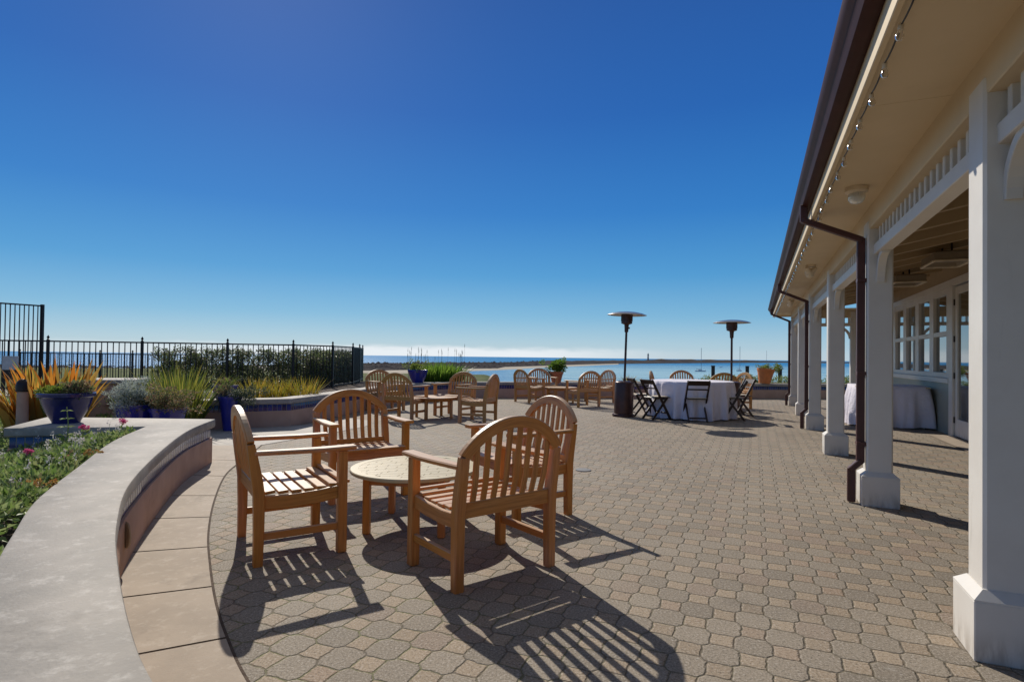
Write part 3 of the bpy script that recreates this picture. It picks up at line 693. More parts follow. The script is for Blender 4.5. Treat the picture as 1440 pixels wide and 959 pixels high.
t = thing('string_lights', 'string of clear glass bulbs hanging along the white fascia', 'string lights', Wd(.492, 1.0, 2.478), -AZB)
mb = MB(); pts = []
for k in range(57*4): s = k/4*.3; pts.append((0, s, -.012*math.sin((k % 4)/4*math.pi)+(-.004)))
tube(mb, pts, .0035, 5); mb.build('cord', IRON, t)
bm_, b_t, b_b = newmat('bulb_glass'); b_b.inputs['Base Color'].default_value = (.80, .78, .72, 1); b_b.inputs['Roughness'].default_value = .12; b_b.inputs['Transmission Weight'].default_value = .97; b_b.inputs['Specular IOR Level'].default_value = .15; b_b.inputs['IOR'].default_value = 1.12
mb = MB(); lathe(mb, [(.001, 0), (.012, 0), (.012, -.028), (.001, -.028)], 10); sock = mb.build('socket', FIXT, None)
mb = MB(); lathe(mb, [(.008, -.026), (.011, -.034), (.017, -.048), (.018, -.058), (.012, -.070), (.002, -.074)], 14); bulb = mb.build('bulb', bm_, t, True); bulb.scale = (.85, .85, .85); sock.parent = bulb
for k in range(57):
    b1 = bulb if k == 0 else bulb.copy(); 
    if k: COL.objects.link(b1); s1 = sock.copy(); COL.objects.link(s1); s1.parent = b1; b1.parent = t
    b1.location = (0, k*.3, -.002); b1.rotation_euler = (rnd.uniform(-.15, .15), rnd.uniform(-.15, .15), 0)
def patio_heater_box(loc, label):
    t = thing('ceiling_heater', label, 'ceiling heater', loc, -AZB, 'heaters hung from the porch rafters')
    mb = MB(); loft(mb, [[Vector((x*r, y*q, z)) for x, y in ((-1, -1), (1, -1), (1, 1), (-1, 1))] for r, q, z in ((.17, .27, .10), (.2, .3, .08), (.2, .3, -.02), (.17, .27, -.02), (.15, .25, .02))], [[(0, 0, 0)]*4]*5); mb.build('housing', HTAN, t)
    mb = MB(); beam(mb, (-.2, -.3, -.025), (-.2, .3, -.025), .03, .02); beam(mb, (.2, -.3, -.025), (.2, .3, -.025), .03, .02); beam(mb, (-.2, -.3, -.026), (.2, -.3, -.026), .03, .02); beam(mb, (-.2, .3, -.026), (.2, .3, -.026), .03, .02); mb.build('rim', FIXT, t)
    for s in (-1, 1): mb = MB(); tube(mb, [(0, s*.2, .09), (0, s*.2, .2)], .012); mb.build('hanger', IRON, t)
    for ch in t.children: pass
    return t
h1 = patio_heater_box(Wd(2.2, 8.7, 2.48), 'square ceiling heater under the porch nearest the glass door')
copytree(h1, Wd(2.2, 10.8, 2.48), -AZB, 'square ceiling heater under the porch above the white clothed table')

# ------------------------------------------------------------------ teak furniture
def make_chair(mat, label, group):
    t = thing('armchair', label, 'armchair', group=group); hw, yr, yf = .318, -.235, .225; L = .056
    def back_y(z): return yr-.02-max(0, z-.42)*.17
    for s in (-1, 1):
        mb = MB(); beam(mb, (s*hw, yf, 0), (s*hw, yf, .628), L, L, (0, 1, 0), .005); mb.build('leg', mat, t)
        mb = MB(); pts = [(s*hw, yr-.02, 0), (s*hw, yr-.018, .2), (s*hw, yr-.02, .40)]+[(s*hw, back_y(z), z) for z in (.48, .56, .64, .702)]
        sweep(mb, pts, .06, L, (1, 0, 0), .005, ws=[.05, .056, .062, .06, .055, .048, .040]); mb.build('leg', mat, t)
        mb = MB(); yb = back_y(.645); sweep(mb, [(s*(hw+.004), yb+.01, .648), (s*(hw+.006), -.05, .644), (s*(hw+.006), .1, .642), (s*(hw+.004), yf+.075, .644)], .085, .026, (0, 0, 1), .007, ws=[.055, .075, .088, .082]); mb.build('armrest', mat, t)
        mb = MB(); beam(mb, (s*hw, yr, .165), (s*hw, yf, .165), .026, .045, (0, 0, 1), .004); mb.build('stretcher', mat, t)
        # dished side rail of the seat
        mb = MB(); sweep(mb, [(s*(hw-.004), yr, .36), (s*(hw-.004), -.1, .352), (s*(hw-.004), .08, .36), (s*(hw-.004), yf, .376)], .078, .028, (1, 0, 0), .004); mb.build('side_rail', mat, t)
    mb = MB(); beam(mb, (-hw, yf+.004, .376), (hw, yf+.004, .376), .028, .075, (0, 0, 1), .004)
    mb.build('front_rail', mat, t)
    mb = MB(); n = 7
    for k in range(n):
        y = yr+.045+(yf+.03-yr-.045)*k/(n-1); u_ = (y-yr)/(yf-yr); z = .401+.022*(2*u_-1)**2*(1 if u_ > .5 else .6)
        x = hw-.028 if k < n-1 else hw-.03
        if k == n-1: y -= .004
        beam(mb, (-x-.012, y, z), (x+.012, y, z+.0), .058, .018, (0, .12*(2*u_-1), 1), .003)
    mb.build('seat', mat, t)
    mb = MB(); beam(mb, (-hw+.02, yr-.022, .415), (hw-.02, yr-.022, .415), .03, .085, (0, 0, 1), .004)
    # arched top rail: outer profile between the posts
    R0, RI, zc, A0 = .42, .356, .482, math.asin(.3455/.42); inn_, out_ = [], []; NN = 24
    for k in range(NN+1):
        a = -A0+2*A0*k/NN; out_.append((R0*math.sin(a), zc+R0*math.cos(a))); inn_.append((RI*math.sin(a), zc+RI*math.cos(a)))
    rings = []; gr = []; sL = 0
    for k in range(NN+1):
        (xo, zo), (xi, zi) = out_[k], inn_[k]; r = []
        for x, z, dy in ((xi, zi, -.019), (xi, zi, .019), (xi+(xo-xi)*.93, zi+(zo-zi)*.93, .0195), (xo, zo, .014), (xo, zo, -.014), (xi+(xo-xi)*.93, zi+(zo-zi)*.93, -.0195)):
            r.append(Vector((x, back_y(z)+dy, z)))
        if k: sL += math.hypot(xo-out_[k-1][0], zo-out_[k-1][1])
        rings.append(r); gr.append([(sL, q*.02, 0) for q in range(6)])
    loft(mb, rings, gr)
    for k in range(8):
        x = -.238+.476*k/7; z1 = zc+math.sqrt(RI*RI-x*x)+.012
        pts = [(x*.98, back_y(.45), .45), (x*1.0, back_y(.55)-.012, .55), (x*1.02, back_y(.7)-.006, min(.7, z1*.9)), (x*1.02, back_y(z1), z1)]
        pts = [(p[0], p[1], p[2]) for p in pts]
        sweep(mb, pts, .014, .036, (1, 0, 0), .003)
    mb.build('backrest', mat, t)
    return t
def ang(fx, fy): return math.atan2(-fx, fy)
CH = make_chair(TEAK, 'teak armchair at right front with its slatted back turned to the viewer', 'teak armchairs round the near coffee table')
CH.location = (-.175, 3.365, 0); CH.rotation_euler = (0, 0, ang(-.28, .36))
copytree(CH, (-1.41, 3.70, 0), ang(.835, .54), 'teak armchair nearest the curved seat wall, seen from its side')
copytree(CH, (-1.317, 5.03, 0), ang(.27, -.41), 'teak armchair on the far side of the near coffee table facing the viewer')
copytree(CH, (.065, 4.585, 0), ang(-.36, -.23), 'teak armchair half hidden behind the right front armchair')
CB = make_chair(TEAK_D, 'armchair of the middle group with its slatted back to the viewer', 'teak armchairs of the middle group')
CB.location = (-2.03, 10.95, 0); CB.rotation_euler = (0, 0, ang(.42, .91))
copytree(CB, (-2.8, 12.7, 0), ang(.68, -.73), 'leftmost teak armchair of the middle group, behind the one seen from its back')
copytree(CB, (-1.18, 11.75, 0), ang(-.25, -.42), 'teak armchair of the middle group on the far side of the table facing the viewer')
copytree(CB, (-.635, 10.65, 0), ang(-.96, .29), 'rightmost teak armchair of the middle group, facing left')
grp = 'teak armchairs of the far group'
for loc, f_, lb in (((.5, 15.45, 0), (.75, .5), 'leftmost armchair of the far group near the terracotta pot'), ((.9, 16.35, 0), (.35, -.93), 'armchair of the far group facing the viewer left of the terracotta pot'),
                    ((1.79, 14.35, 0), (-.5, .86), 'armchair of the far group with its back to the viewer, left of the heater'), ((2.42, 15.75, 0), (-.85, -.45), 'rightmost armchair of the far group, partly behind another next to the heater')):
    c = copytree(CB, loc, ang(*f_), lb); c['group'] = grp
grp = 'armchairs behind the round clothed table'
for loc, f_, lb in (((3.98, 14.9, 0), (.93, -.36), 'armchair seen side on at the left behind the round white table'), ((4.88, 16.0, 0), (.05, -1), 'dark backed armchair facing the viewer behind the middle of the round white table'),
                    ((5.22, 14.3, 0), (0.02, 1), 'low looking teak armchair behind the right half of the round white table'), ((5.62, 14.4, 0), (-.95, -.25), 'armchair at the right of the second heater behind the folding chair')):
    c = copytree(CB, loc, ang(*f_), lb); c['group'] = grp

def make_table(mat, legm, label, group=None):
    t = thing('coffee_table', label, 'coffee table', group=group); r = .46; zt = .42
    mb = MB(); sweep(mb, [(math.cos(a*2*math.pi/64)*(r-.032), math.sin(a*2*math.pi/64)*(r-.032), zt-.0125) for a in range(64)], .064, .025, (0, 0, 1), .005, closed=True)
    n = 15; R2 = r-.05
    for k in range(n):
        y0 = -R2+(2*R2)*k/n+.001; y1 = y0+2*R2/n-.002; yc = (y0+y1)/2; hl = math.sqrt(max(0, (r-.03)**2-max(abs(y0), abs(y1))**2))
        if hl < .03: continue
        # each row broken into short staggered slats, like basket weave
        x = -hl; step = .15; st = -hl-(.075 if k % 2 else 0)
        while st < hl:
            a, b_ = max(-hl, st)+.001, min(hl, st+step)-.001
            if b_-a > .01: beam(mb, (a, yc, zt-.010), (b_, yc, zt-.010), y1-y0, .018, (0, 0, 1), .0012)
            st += step
    lathe(mb, [(.001, zt-.034), (.415, zt-.034), (.415, zt-.026), (.001, zt-.026)], 40)
    mb.build('tabletop', mat, t)
    q = .262
    for sx in (-1, 1):
        for sy in (-1, 1):
            mb = MB(); beam(mb, (sx*q, sy*q, 0), (sx*q, sy*q, zt-.028), .048, .048, (0, 1, 0), .006); mb.build('leg', legm, t)
    mb = MB()
    for s in (-1, 1): beam(mb, (-q+.02, s*q, zt-.06), (q-.02, s*q, zt-.06), .022, .055); beam(mb, (s*q, -q+.02, zt-.06), (s*q, q-.02, zt-.06), .022, .055)
    mb.build('apron', legm, t)
    return t
T1 = make_table(TABLEW, TEAK, 'round teak coffee table between the four near armchairs'); T1.location = (-.69, 4.14, 0); T1.rotation_euler = (0, 0, R(38+45-90))
T2 = make_table(TEAK_D, TEAK_D, 'round teak coffee table of the middle group'); T2.location = (-1.53, 11.25, 0); T2.rotation_euler = (0, 0, .5)
copytree(T2, (1.32, 15.45, 0), .3, 'round teak coffee table of the far group in front of the terracotta pot')

# folding chairs
def make_fold(label):
    t = thing('folding_chair', label, 'folding chair', group='dark folding chairs at the round white table'); w_ = .205
    for s in (-1, 1):
        mb = MB(); beam(mb, (s*w_, .20, 0), (s*w_, -.245, .80), .028, .046, (0, 1, 0), .003); mb.build('leg', DARKW, t)
        mb = MB(); beam(mb, (s*(w_-.03), -.21, 0), (s*(w_-.03), .13, .44), .026, .042, (0, 1, 0), .003); mb.build('leg', DARKW, t)
    mb = MB(); beam(mb, (-w_, -.225, .755), (w_, -.225, .755), .018, .10, (0, -.5, 1), .004); beam(mb, (-w_, -.15, .63), (w_, -.15, .63), .014, .03, (0, -.5, 1), .003); mb.build('backrest', DARKW, t)
    mb = MB(); box(mb, -w_+.012, w_-.012, -.18, .20, .437, .452, .005); mb.build('seat_frame', DARKW, t)
    mb = MB(); box(mb, -w_+.035, w_-.035, -.155, .175, .452, .470, .008); mb.build('seat_pad', FIXT, t)
    for a, y_, z_ in ((w_, .12, .14), (w_-.03, -.155, .075), (w_, .06, .42)): mb = MB(); beam(mb, (-a, y_, z_), (a, y_, z_), .018, .03); mb.build('crossbar', DARKW, t)
    return t
TC = (3.80, 12.05)
F = make_fold('dark folding chair with its back to the viewer before the round table'); F.location = (3.62, 11.2, 0); F.rotation_euler = (0, 0, ang(.05, 1))
copytree(F, (2.93, 11.5, 0), ang(.85, .30), 'dark folding chair seen from the side just right of the first heater')
copytree(F, (2.78, 12.2, 0), ang(.95, .1), 'dark folding chair mostly hidden behind the first heater')
copytree(F, (4.50, 11.55, 0), ang(-.93, .30), 'dark folding chair facing left at the right side of the round table')
copytree(F, (4.95, 12.35, 0), ang(-.9, -.1), 'dark folding chair beyond the right side of the round table beside the second heater')

def drape(name, cx, cy, pts_top, ztop, flare, label, cat, nfold, org, seed=1, zb=.02):
    mb = MB(); n = len(pts_top); rings = []; K = 9; c = Vector((0, 0, ztop))
    for k in range(3):
        f = (.02, .5, .97)[k]; rings.append([Vector((p[0]*f, p[1]*f, ztop+.002)) for p in pts_top])
    for k in range(K+1):
        q = k/K; z = ztop-(ztop-zb)*q; r_ = []
        for i, p in enumerate(pts_top):
            d = Vector((p[0], p[1], 0)); L_ = d.length; d.normalize(); a = i/n*2*math.pi
            fo = math.sin(a*nfold+seed+1.2*math.sin(a*3+seed))*.5+math.sin(a*nfold*1.9+2*seed)*.25
            off = flare*q+fo*.10*q**.7+.012*math.sin(a*nfold*3.1+4*q)*q+.012*math.sin(q*math.pi)
            r_.append(Vector((p[0], p[1], 0))+d*off+Vector((0, 0, z+(.0 if k else -.006)+(.012*math.sin(a*5) if k == K else 0))))
        rings.append(r_)
    loft(mb, rings, rings, cap=False); mb.add([p for p in rings[0]], [tuple(range(n))])
    o = mb.build(name, CLOTH, None, 'all'); o.location = (cx, cy, 0); tag(o, label, cat); return o
circ = [(.85*math.cos(2*math.pi*i/160), .85*math.sin(2*math.pi*i/160)) for i in range(160)]
drape('tablecloth', TC[0], TC[1], circ, .765, .03, 'white floor length cloth on the round table among folding chairs', 'tablecloth', 17, TC)
t = thing('banquet_table', 'round banquet table hidden under the floor length white cloth', 'table', (TC[0], TC[1], 0)); mb = MB(); lathe(mb, [(.001, .735), (.84, .735), (.84, .758), (.001, .758)], 48); mb.build('tabletop', TABLEW, t)
for s in (-1, 1):
    mb = MB(); tube(mb, [(s*.4, -.35, 0), (s*.4, -.3, .735)], .015); tube(mb, [(s*.4, .35, 0), (s*.4, .3, .735)], .015); mb.build('leg', STEEL, t)
# long clothed table on the porch
rc = []
a_, b__ = .60, .62
for i in range(160):
    th = 2*math.pi*i/160; cx, cy = math.cos(th), math.sin(th); k = 1/(abs(cx)**8+abs(cy)**8)**(1/8); rc.append((cx*k*a_, cy*k*b__))
pt = Wd(2.32, 13.0)
o = drape('tablecloth', pt[0], pt[1], rc, .765, .07, 'white cloth on the table standing against the porch wall under the windows', 'tablecloth', 11, pt, 3); o.rotation_euler = (0, 0, -AZB)
t = thing('porch_table', 'table hidden under the white cloth beside the porch wall', 'table', (pt[0], pt[1], 0), -AZB); mb = MB(); box(mb, -.585, .585, -.6, .6, .735, .757); mb.build('tabletop', TABLEW, t)
for sx in (-1, 1):
    for sy in (-1, 1): mb = MB(); tube(mb, [(sx*.5, sy*.5, 0), (sx*.5, sy*.5, .735)], .016); mb.build('leg', STEEL, t)

# patio heaters
def make_heater(label):
    t = thing('patio_heater', label, 'patio heater', group='bronze patio heaters on the patio')
    mb = MB(); lathe(mb, [(.001, 0), (.23, 0), (.235, .02), (.225, .05), (.205, .06)], 40); mb.build('base', BRONZE, t, True)
    mb = MB(); lathe(mb, [(.19, .055), (.2, .06), (.2, .70), (.195, .715), (.175, .73), (.12, .745), (.001, .75)], 40); mb.build('tank_housing', BRONZE, t, True)
    mb = MB(); lathe(mb, [(.024, .74), (.032, .76), (.024, .80), (.024, 1.82)], 16); mb.build('pole', BRONZE, t, True)
    mb = MB(); lathe(mb, [(.02, 1.76), (.04, 1.78), (.045, 1.88), (.05, 1.93), (.09, 1.945), (.115, 1.955), (.115, 2.0)], 28); 
    mb.build('control_head', BRONZE, t, True)
    mb = MB(); lathe(mb, [(.001, 0), (.018, 0), (.018, .02), (.001, .02)], 12, (.045, -.01, 1.86), ax=Matrix.Rotation(R(90), 3, 'Y')); mb.build('knob', IRON, t)
    mb = MB(); lathe(mb, [(.10, 2.0), (.122, 2.0), (.122, 2.015), (.118, 2.02), (.118, 2.12), (.122, 2.125), (.122, 2.145), (.11, 2.15), (.001, 2.15)], 28)
    for k in range(26): a = k*2*math.pi/26; tube(mb, [(.119*math.cos(a), .119*math.sin(a), 2.01), (.119*math.cos(a), .119*math.sin(a), 2.13)], .003, 4)
    mb.build('burner', STEEL if False else BRONZE, t, True)
    mb = MB(); lathe(mb, [(.001, 2.208), (.08, 2.205), (.2, 2.192), (.32, 2.168), (.405, 2.137), (.412, 2.13), (.406, 2.13), (.32, 2.158), (.2, 2.182), (.08, 2.195), (.001, 2.197)], 56); mb.build('reflector', STEEL, t, True)
    return t
HT1 = make_heater('bronze patio heater standing left of the round table, slightly leaning'); HT1.location = (2.36, 12.0, 0); HT1.rotation_euler = (R(0), R(1.6), 0)
h2 = copytree(HT1, (5.02, 13.0, 0), 1., 'bronze patio heater standing behind the right side of the round table'); h2.scale = (1, 1, .965)

# drain cover in the paving
mb = MB(); lathe(mb, [(.001, .0), (.085, .0), (.085, .007), (.07, .009), (.001, .009)], 28); o = mb.build('drain_cover', SIGND, None, True); o.location = (.79, 6.2, .001); tag(o, 'small round metal drain cover set in the paving right of the near chairs', 'drain cover')

# ------------------------------------------------------------------ pots and plants
def pot(label, loc, prof, mat, cat='potted plant', seg=36, square=False, name='potted_plant', soil=True):
    t = thing(name, label, cat, loc); mb = MB()
    if square:
        rings = []
        for r, z in prof:
            rings.append([Vector((x*r, y*r, z)) for x, y in ((-1, -1), (0, -1.0), (1, -1), (1, 0), (1, 1), (0, 1), (-1, 1), (-1, 0))])
        loft(mb, rings, rings)
    else: lathe(mb, prof, seg)
    mb.build('pot', mat, t, True)
    if soil:
        r, z = prof[-1]; mb = MB(); lathe(mb, [(.001, z-.01), (r*.98, z-.01), (r*.98, z-.02)], 20, cap=False); mb.build('soil', SOILM, t)
    return t
# navy bowl on the planter wall
t = pot('large navy glazed bowl of succulents on the left planter wall', (-4.62, 5.92, .483),
        [(.001, 0), (.12, 0), (.125, .02), (.135, .04), (.18, .12), (.21, .20), (.225, .26), (.25, .275), (.25, .305), (.235, .315), (.22, .29), (.21, .26)], NAVYG)
mb = MB()
for _ in range(22): leaves(mb, 55, (rnd.uniform(-.20, .0), rnd.uniform(-.13, .13), .30+rnd.uniform(-.01, .05)), (.06, .06, .045), .018, elong=1.6)
mb.build('foliage', L_LIME, t)
mb = MB()
for _ in range(26): leaves(mb, 45, (rnd.uniform(-.02, .2), rnd.uniform(-.13, .13), .30+rnd.uniform(0, .09)), (.055, .055, .05), .02, elong=1.8)
mb.build('foliage', L_DUSK, t)
# two wide blue pots behind the wall
t = pot('blue glazed pot with silver feathery foliage behind the left planter wall', (-4.72, 7.15, 0), [(.001, 0), (.13, 0), (.17, .3), (.20, .48), (.21, .54), (.21, .57), (.19, .57), (.18, .53)], BLUEG)
mb = MB()
for _ in range(75): leaves(mb, 70, (rnd.gauss(.0, .075), rnd.gauss(-.10, .09), .63+rnd.gauss(0, .085)), (.07, .07, .05), .010, elong=4, up=.5)
mb.build('foliage', L_SILV, t)
mb = MB()
for _ in range(20): leaves(mb, 40, (rnd.gauss(.08, .1), rnd.gauss(-.05, .1), .62+rnd.gauss(0, .04)), (.06, .06, .05), .016, elong=2.4, up=-.2)
mb.build('foliage', L_DARK, t)
t = pot('blue glazed pot with rusty green succulents at the end of the curved seat wall', (-4.34, 7.2, 0), [(.001, 0), (.12, 0), (.17, .3), (.20, .46), (.22, .50), (.22, .53), (.20, .53), (.19, .50)], BLUEG)
mb = MB()
for _ in range(70): leaves(mb, 55, (rnd.gauss(.02, .13), rnd.gauss(-.06, .13), .61+rnd.gauss(0, .07)), (.06, .06, .05), .015, elong=2.4)
mb.build('foliage', L_DUSK, t)
# tall blue tapered planter
t = pot('tall tapered cobalt blue planter standing in front of the planter wall', (-4.46, 9.03, 0), [(.001, 0), (.095, 0), (.10, .03), (.13, .3), (.165, .48), (.185, .52), (.185, .545), (.16, .545), (.155, .52)], BLUEG)
mb = MB()
for _ in range(34): leaves(mb, 60, (rnd.gauss(.16, .12), rnd.gauss(-.02, .08), .60+rnd.gauss(0, .05)-max(0, rnd.gauss(0, .08))), (.06, .06, .06), .013, elong=2.6, up=-.2)
mb.build('foliage', L_DARK, t)
mb = MB()
for _ in range(14): leaves(mb, 50, (rnd.gauss(-.12, .07), rnd.gauss(0, .08), .64+rnd.gauss(0, .03)), (.05, .05, .05), .013, elong=2.6)
mb.build('foliage', L_DUSK, t)
t = pot('small square blue pot on the left end of the far planter wall', (-4.72, 9.37, .47), [(.09, 0), (.14, .19), (.15, .2), (.15, .225), (.135, .225), (.13, .2)], BLUEG, square=True)
mb = MB(); 
for _ in range(14): leaves(mb, 40, (rnd.gauss(0, .07), rnd.gauss(0, .06), .26+rnd.gauss(0, .03)), (.05, .05, .04), .014, elong=3)
mb.build('foliage', L_DUSK, t)
mb = MB(); blades(mb, 26, (.05, 0, .2), (.06, .06), .22, .014, 1.); mb.build('foliage', L_LIME, t)
# bowl among the middle chairs
t = pot('blue glazed bowl on the far planter wall behind the middle group of chairs', (-2.64, 16.0, .47), [(.001, 0), (.15, 0), (.22, .14), (.275, .30), (.285, .33), (.28, .36), (.25, .34)], BLUEG)
mb = MB()
for _ in range(26): leaves(mb, 40, (rnd.gauss(0, .13), rnd.gauss(0, .1), .43+rnd.gauss(0, .07)), (.08, .08, .07), .026, elong=2)
mb.build('foliage', L_LIME, t)
t = pot('terracotta pot with a round bushy green plant behind the far group of chairs', (1.36, 17.35, .47), [(.001, 0), (.13, 0), (.18, .22), (.2, .30), (.215, .30), (.22, .37), (.2, .37), (.19, .34)], TERRA)
t.location.z = .42
mb = MB()
for _ in range(60): leaves(mb, 40, (rnd.gauss(.04, .10), rnd.gauss(0, .10), .54+rnd.gauss(0, .075)), (.09, .09, .08), .042, elong=1.3)
mb.build('foliage', L_STRAP, t)
mb = MB()
for _ in range(10): leaves(mb, 30, (rnd.gauss(-.26, .08), rnd.gauss(0, .08), .36+rnd.gauss(0, .07)), (.07, .07, .07), .02, elong=2.4)
mb.build('foliage', L_DARK, t)
mb = MB(); tube(mb, [(0, 0, .33), (.02, 0, .55)], .015); mb.build('stem', TIMBER, t)
t = pot('tilted orange terracotta pot on the far planter wall beside the porch end', (8.08, 18.2, .47), [(.001, 0), (.17, 0), (.225, .28), (.25, .39), (.265, .40), (.27, .48), (.25, .48), (.24, .44)], TERRA_O)
t.rotation_euler = (0, R(6), 0)
mb = MB()
for _ in range(18): leaves(mb, 35, (rnd.gauss(.02, .15), rnd.gauss(0, .1), .49+rnd.gauss(0, .03)), (.07, .07, .05), .024, elong=2)
for _ in range(16): leaves(mb, 35, (.30+rnd.gauss(.06, .07), rnd.gauss(0, .07), .52+rnd.gauss(0, .06)), (.06, .06, .06), .024, elong=2)
mb.build('foliage', L_LIME, t)

def plant(name, label, cat, loc, build, mat, part='foliage', group=None):
    mb = MB(); build(mb); o = mb.build(name, mat); o.location = loc; tag(o, label, cat, group); return o
# orange flax behind the navy bowl: two clumps
for k, (loc, lb, h) in enumerate((((-6.7, 8.0, 0), 'wide clump of orange sword leaves behind the left of the navy bowl', .98), ((-6.38, 8.05, 0), 'upright clump of orange sword leaves behind the right of the navy bowl', 1.08), ((-6.85, 8.9, 0), 'smaller orange leafed clump behind the two large ones, left of the pedestal', .85))):
    plant('flax_plant', lb, 'flax', loc, lambda mb: blades(mb, (130, 120, 40)[k], (0, 0, 0), (.28, .22) if k < 2 else (.15, .15), h*1.06, .12, (.42, .32, .3)[k], .35, 6), L_FLAX, group='orange flax clumps')
for k, (loc, lb, h, n) in enumerate((((-5.45, 9.0, 0), 'tall green sword leafed plant behind the silver foliage pot', 1.0, 200), ((-5.08, 8.75, 0), 'tall green sword leafed plant beside the left end of the far planter wall', 1.08, 210), ((-5.85, 9.1, 0), 'yellow green sword leafed plant right of the stucco pedestal', .8, 120), ((-5.75, 9.8, .3), 'green sword leafed plant behind the small square blue pot', .7, 120))):
    plant('sword_plant', lb, 'sword leafed plant', loc, lambda mb: blades(mb, n, (0, 0, 0), (.28, .22), h, .026, .42, .3, 5), L_SWORD, group='green sword leafed plants')
for k, (x, y, lb) in enumerate(((-4.75, 10.6, 'clump of yellow grass on the left of the raised bed before the hedge'), (-4.35, 10.7, 'clump of yellow grass in the middle of the raised bed before the hedge'), (-3.98, 10.9, 'clump of yellow grass at the right of the raised bed before the hedge'))):
    plant('grass_clump', lb, 'ornamental grass', (x, y, .33), lambda mb: blades(mb, 170, (0, 0, 0), (.28, .2), .50, .014, .55, .3, 4), L_YELL, group='yellow grass clumps')
def lav(mb):
    blades(mb, 1000, (0, 0, 0), (.66, .45), .80, .05, .5, .45, 4)
plant('agapanthus_clump', 'broad clump of bright green strap leaves behind the middle group of chairs', 'strap leafed plant', (-2.2, 17.3, .3), lav, L_STRAP)
def spikes(mb):
    for _ in range(34):
        x = rnd.uniform(-.95, .95); h = rnd.uniform(.75, 1.1)+.25*(rnd.random() < .08); p = (x, rnd.uniform(-.3, .3), 0); q = (x+rnd.uniform(-.06, .06), p[1], h)
        tube(mb, [p, q], .003, 4); tube(mb, [q, (q[0], q[1], h+.10)], .008, 5, r1=.003)
plant('flower_stalks', 'tall thin flower stalks rising above the strap leaved clump', 'flower stalks', (-2.3, 17.35, .3), spikes, L_DARK)
plant('grass_clump', 'small yellow grass tuft behind the far wall between the first heater and the round table', 'ornamental grass', (3.75, 18.2, .33), lambda mb: blades(mb, 110, (0, 0, 0), (.15, .12), .42, .016, .9, .3, 4), L_YELL)
def shrubrow(mb):
    for _ in range(120): leaves(mb, 26, (rnd.uniform(-1.3, 1.6), rnd.uniform(-.2, .3), rnd.uniform(.0, .28)), (.13, .13, .1), .03, elong=2)
plant('low_shrub', 'low dark green shrub behind the far wall beside the orange pot', 'shrub', (7.75, 19.2, .33), shrubrow, L_GREEN)
plant('low_shrub', 'low green shrub seen between the far porch columns', 'shrub', (10.6, 19.3, .33), shrubrow, L_GREEN)
# hedge behind the iron fence
def hedge(mb):
    for x0, x1, y0, y1, h in ((-9.2, -7.4, 14.5, 15.1, 1.04), (-7.5, -5.6, 14.6, 15.2, 1.04), (-6.0, -5.25, 15.3, 19.5, 1.06)):
        n = int((x1-x0)*(y1-y0)*330)
        for _ in range(n):
            c = (rnd.uniform(x0, x1), rnd.uniform(y0, y1), rnd.uniform(.02, h*(.96+.06*noise.noise(Vector((x0+rnd.random(), 1, 2)))))); leaves(mb, 36, c, (.13, .13, .11), .032, elong=1.5, shell=.2)
plant('hedge', 'dark green clipped hedge behind the iron fence', 'hedge', (0, 0, .3), hedge, L_HEDGE)
# ground cover beside the side path, and flowers in the bed before the seat wall
def gc(mb):
    for _ in range(420):
        x, y = rnd.uniform(-8.6, -5.2), rnd.uniform(6.5, 9.3)
        if x > -5.75 and y < 7.6: continue
        if (x+6.9)**2+(y-9.9)**2 < .4: continue
        leaves(mb, 46, (x, y, .09+.09*noise.noise(Vector((x*2, y*2, 0)))), (.14, .14, .09), .024, elong=1.8)
    for _ in range(160):
        x, y = rnd.uniform(-9.2, -5.9), rnd.uniform(9.2, 11.6); leaves(mb, 40, (x, y, .32+.12*noise.noise(Vector((x*2, y*2, 0)))), (.16, .16, .14), .03, elong=1.8)
mb = MB(); gc(mb); tag(mb.build('ground_cover', L_GREEN), 'low green ground cover on the left beside the path', 'ground cover', kind='stuff')
outs = outer
def inbed(x, y):
    best = min(outs, key=lambda p: (p.x-x)**2+(p.y-y)**2); i = outs.index(best); d = best-inner[i]; q = Vector((x, y, 0))-best
    return q.dot(d) > .03 and y < 5.55+(x+3.6)*.12
def bed(mb, n, k, zfun, size, elong, rad, up=.3):
    c = 0
    while c < n:
        y = rnd.uniform(1.2, 5.6); x = rnd.uniform(-5.2, -1.3)
        if not inbed(x, y): continue
        if abs(x) > .95*y+.4: continue
        leaves(mb, k, (x, y, zfun(x, y)), rad, size, elong=elong, up=up); c += 1
def edged(x, y): return min((Vector((x, y, 0))-p).length for p in outs[::3])
zf = lambda x, y: .46-.26*min(1, edged(x, y)/1.1)+.06*noise.noise(Vector((x*2.3, y*2.3, 1)))+rnd.uniform(-.03, .04)
mb = MB(); bed(mb, 900, 26, zf, .024, 1.9, (.08, .08, .05)); tag(mb.build('flower_bed_foliage', L_GREEN), 'mixed green foliage filling the bed along the seat wall', 'bedding plants', kind='stuff')
mb = MB(); bed(mb, 60, 18, zf, .018, 1.8, (.06, .06, .05)); tag(mb.build('bed_reddish_foliage', L_DUSK), 'rusty and brown leaves mixed in the flower bed', 'bedding plants', kind='stuff')
def whitefl(mb):
    c = 0
    while c < 105:
        y = rnd.uniform(2.2, 5.5); x = rnd.uniform(-5., -1.6)
        if not inbed(x, y) or abs(x) > .95*y+.3: continue
        z = zf(x, y)+.04; h = rnd.uniform(.03, .10); tube(mb, [(x, y, z), (x+.01, y, z+h)], .0015, 3)
        leaves(mb, 12, (x, y, z+h), (.009, .009, .024), .010, elong=1.4); c += 1
mb = MB(); whitefl(mb); tag(mb.build('white_flowers', PETAL_W), 'small white and mauve flower spikes in the bed', 'flowers', kind='stuff')
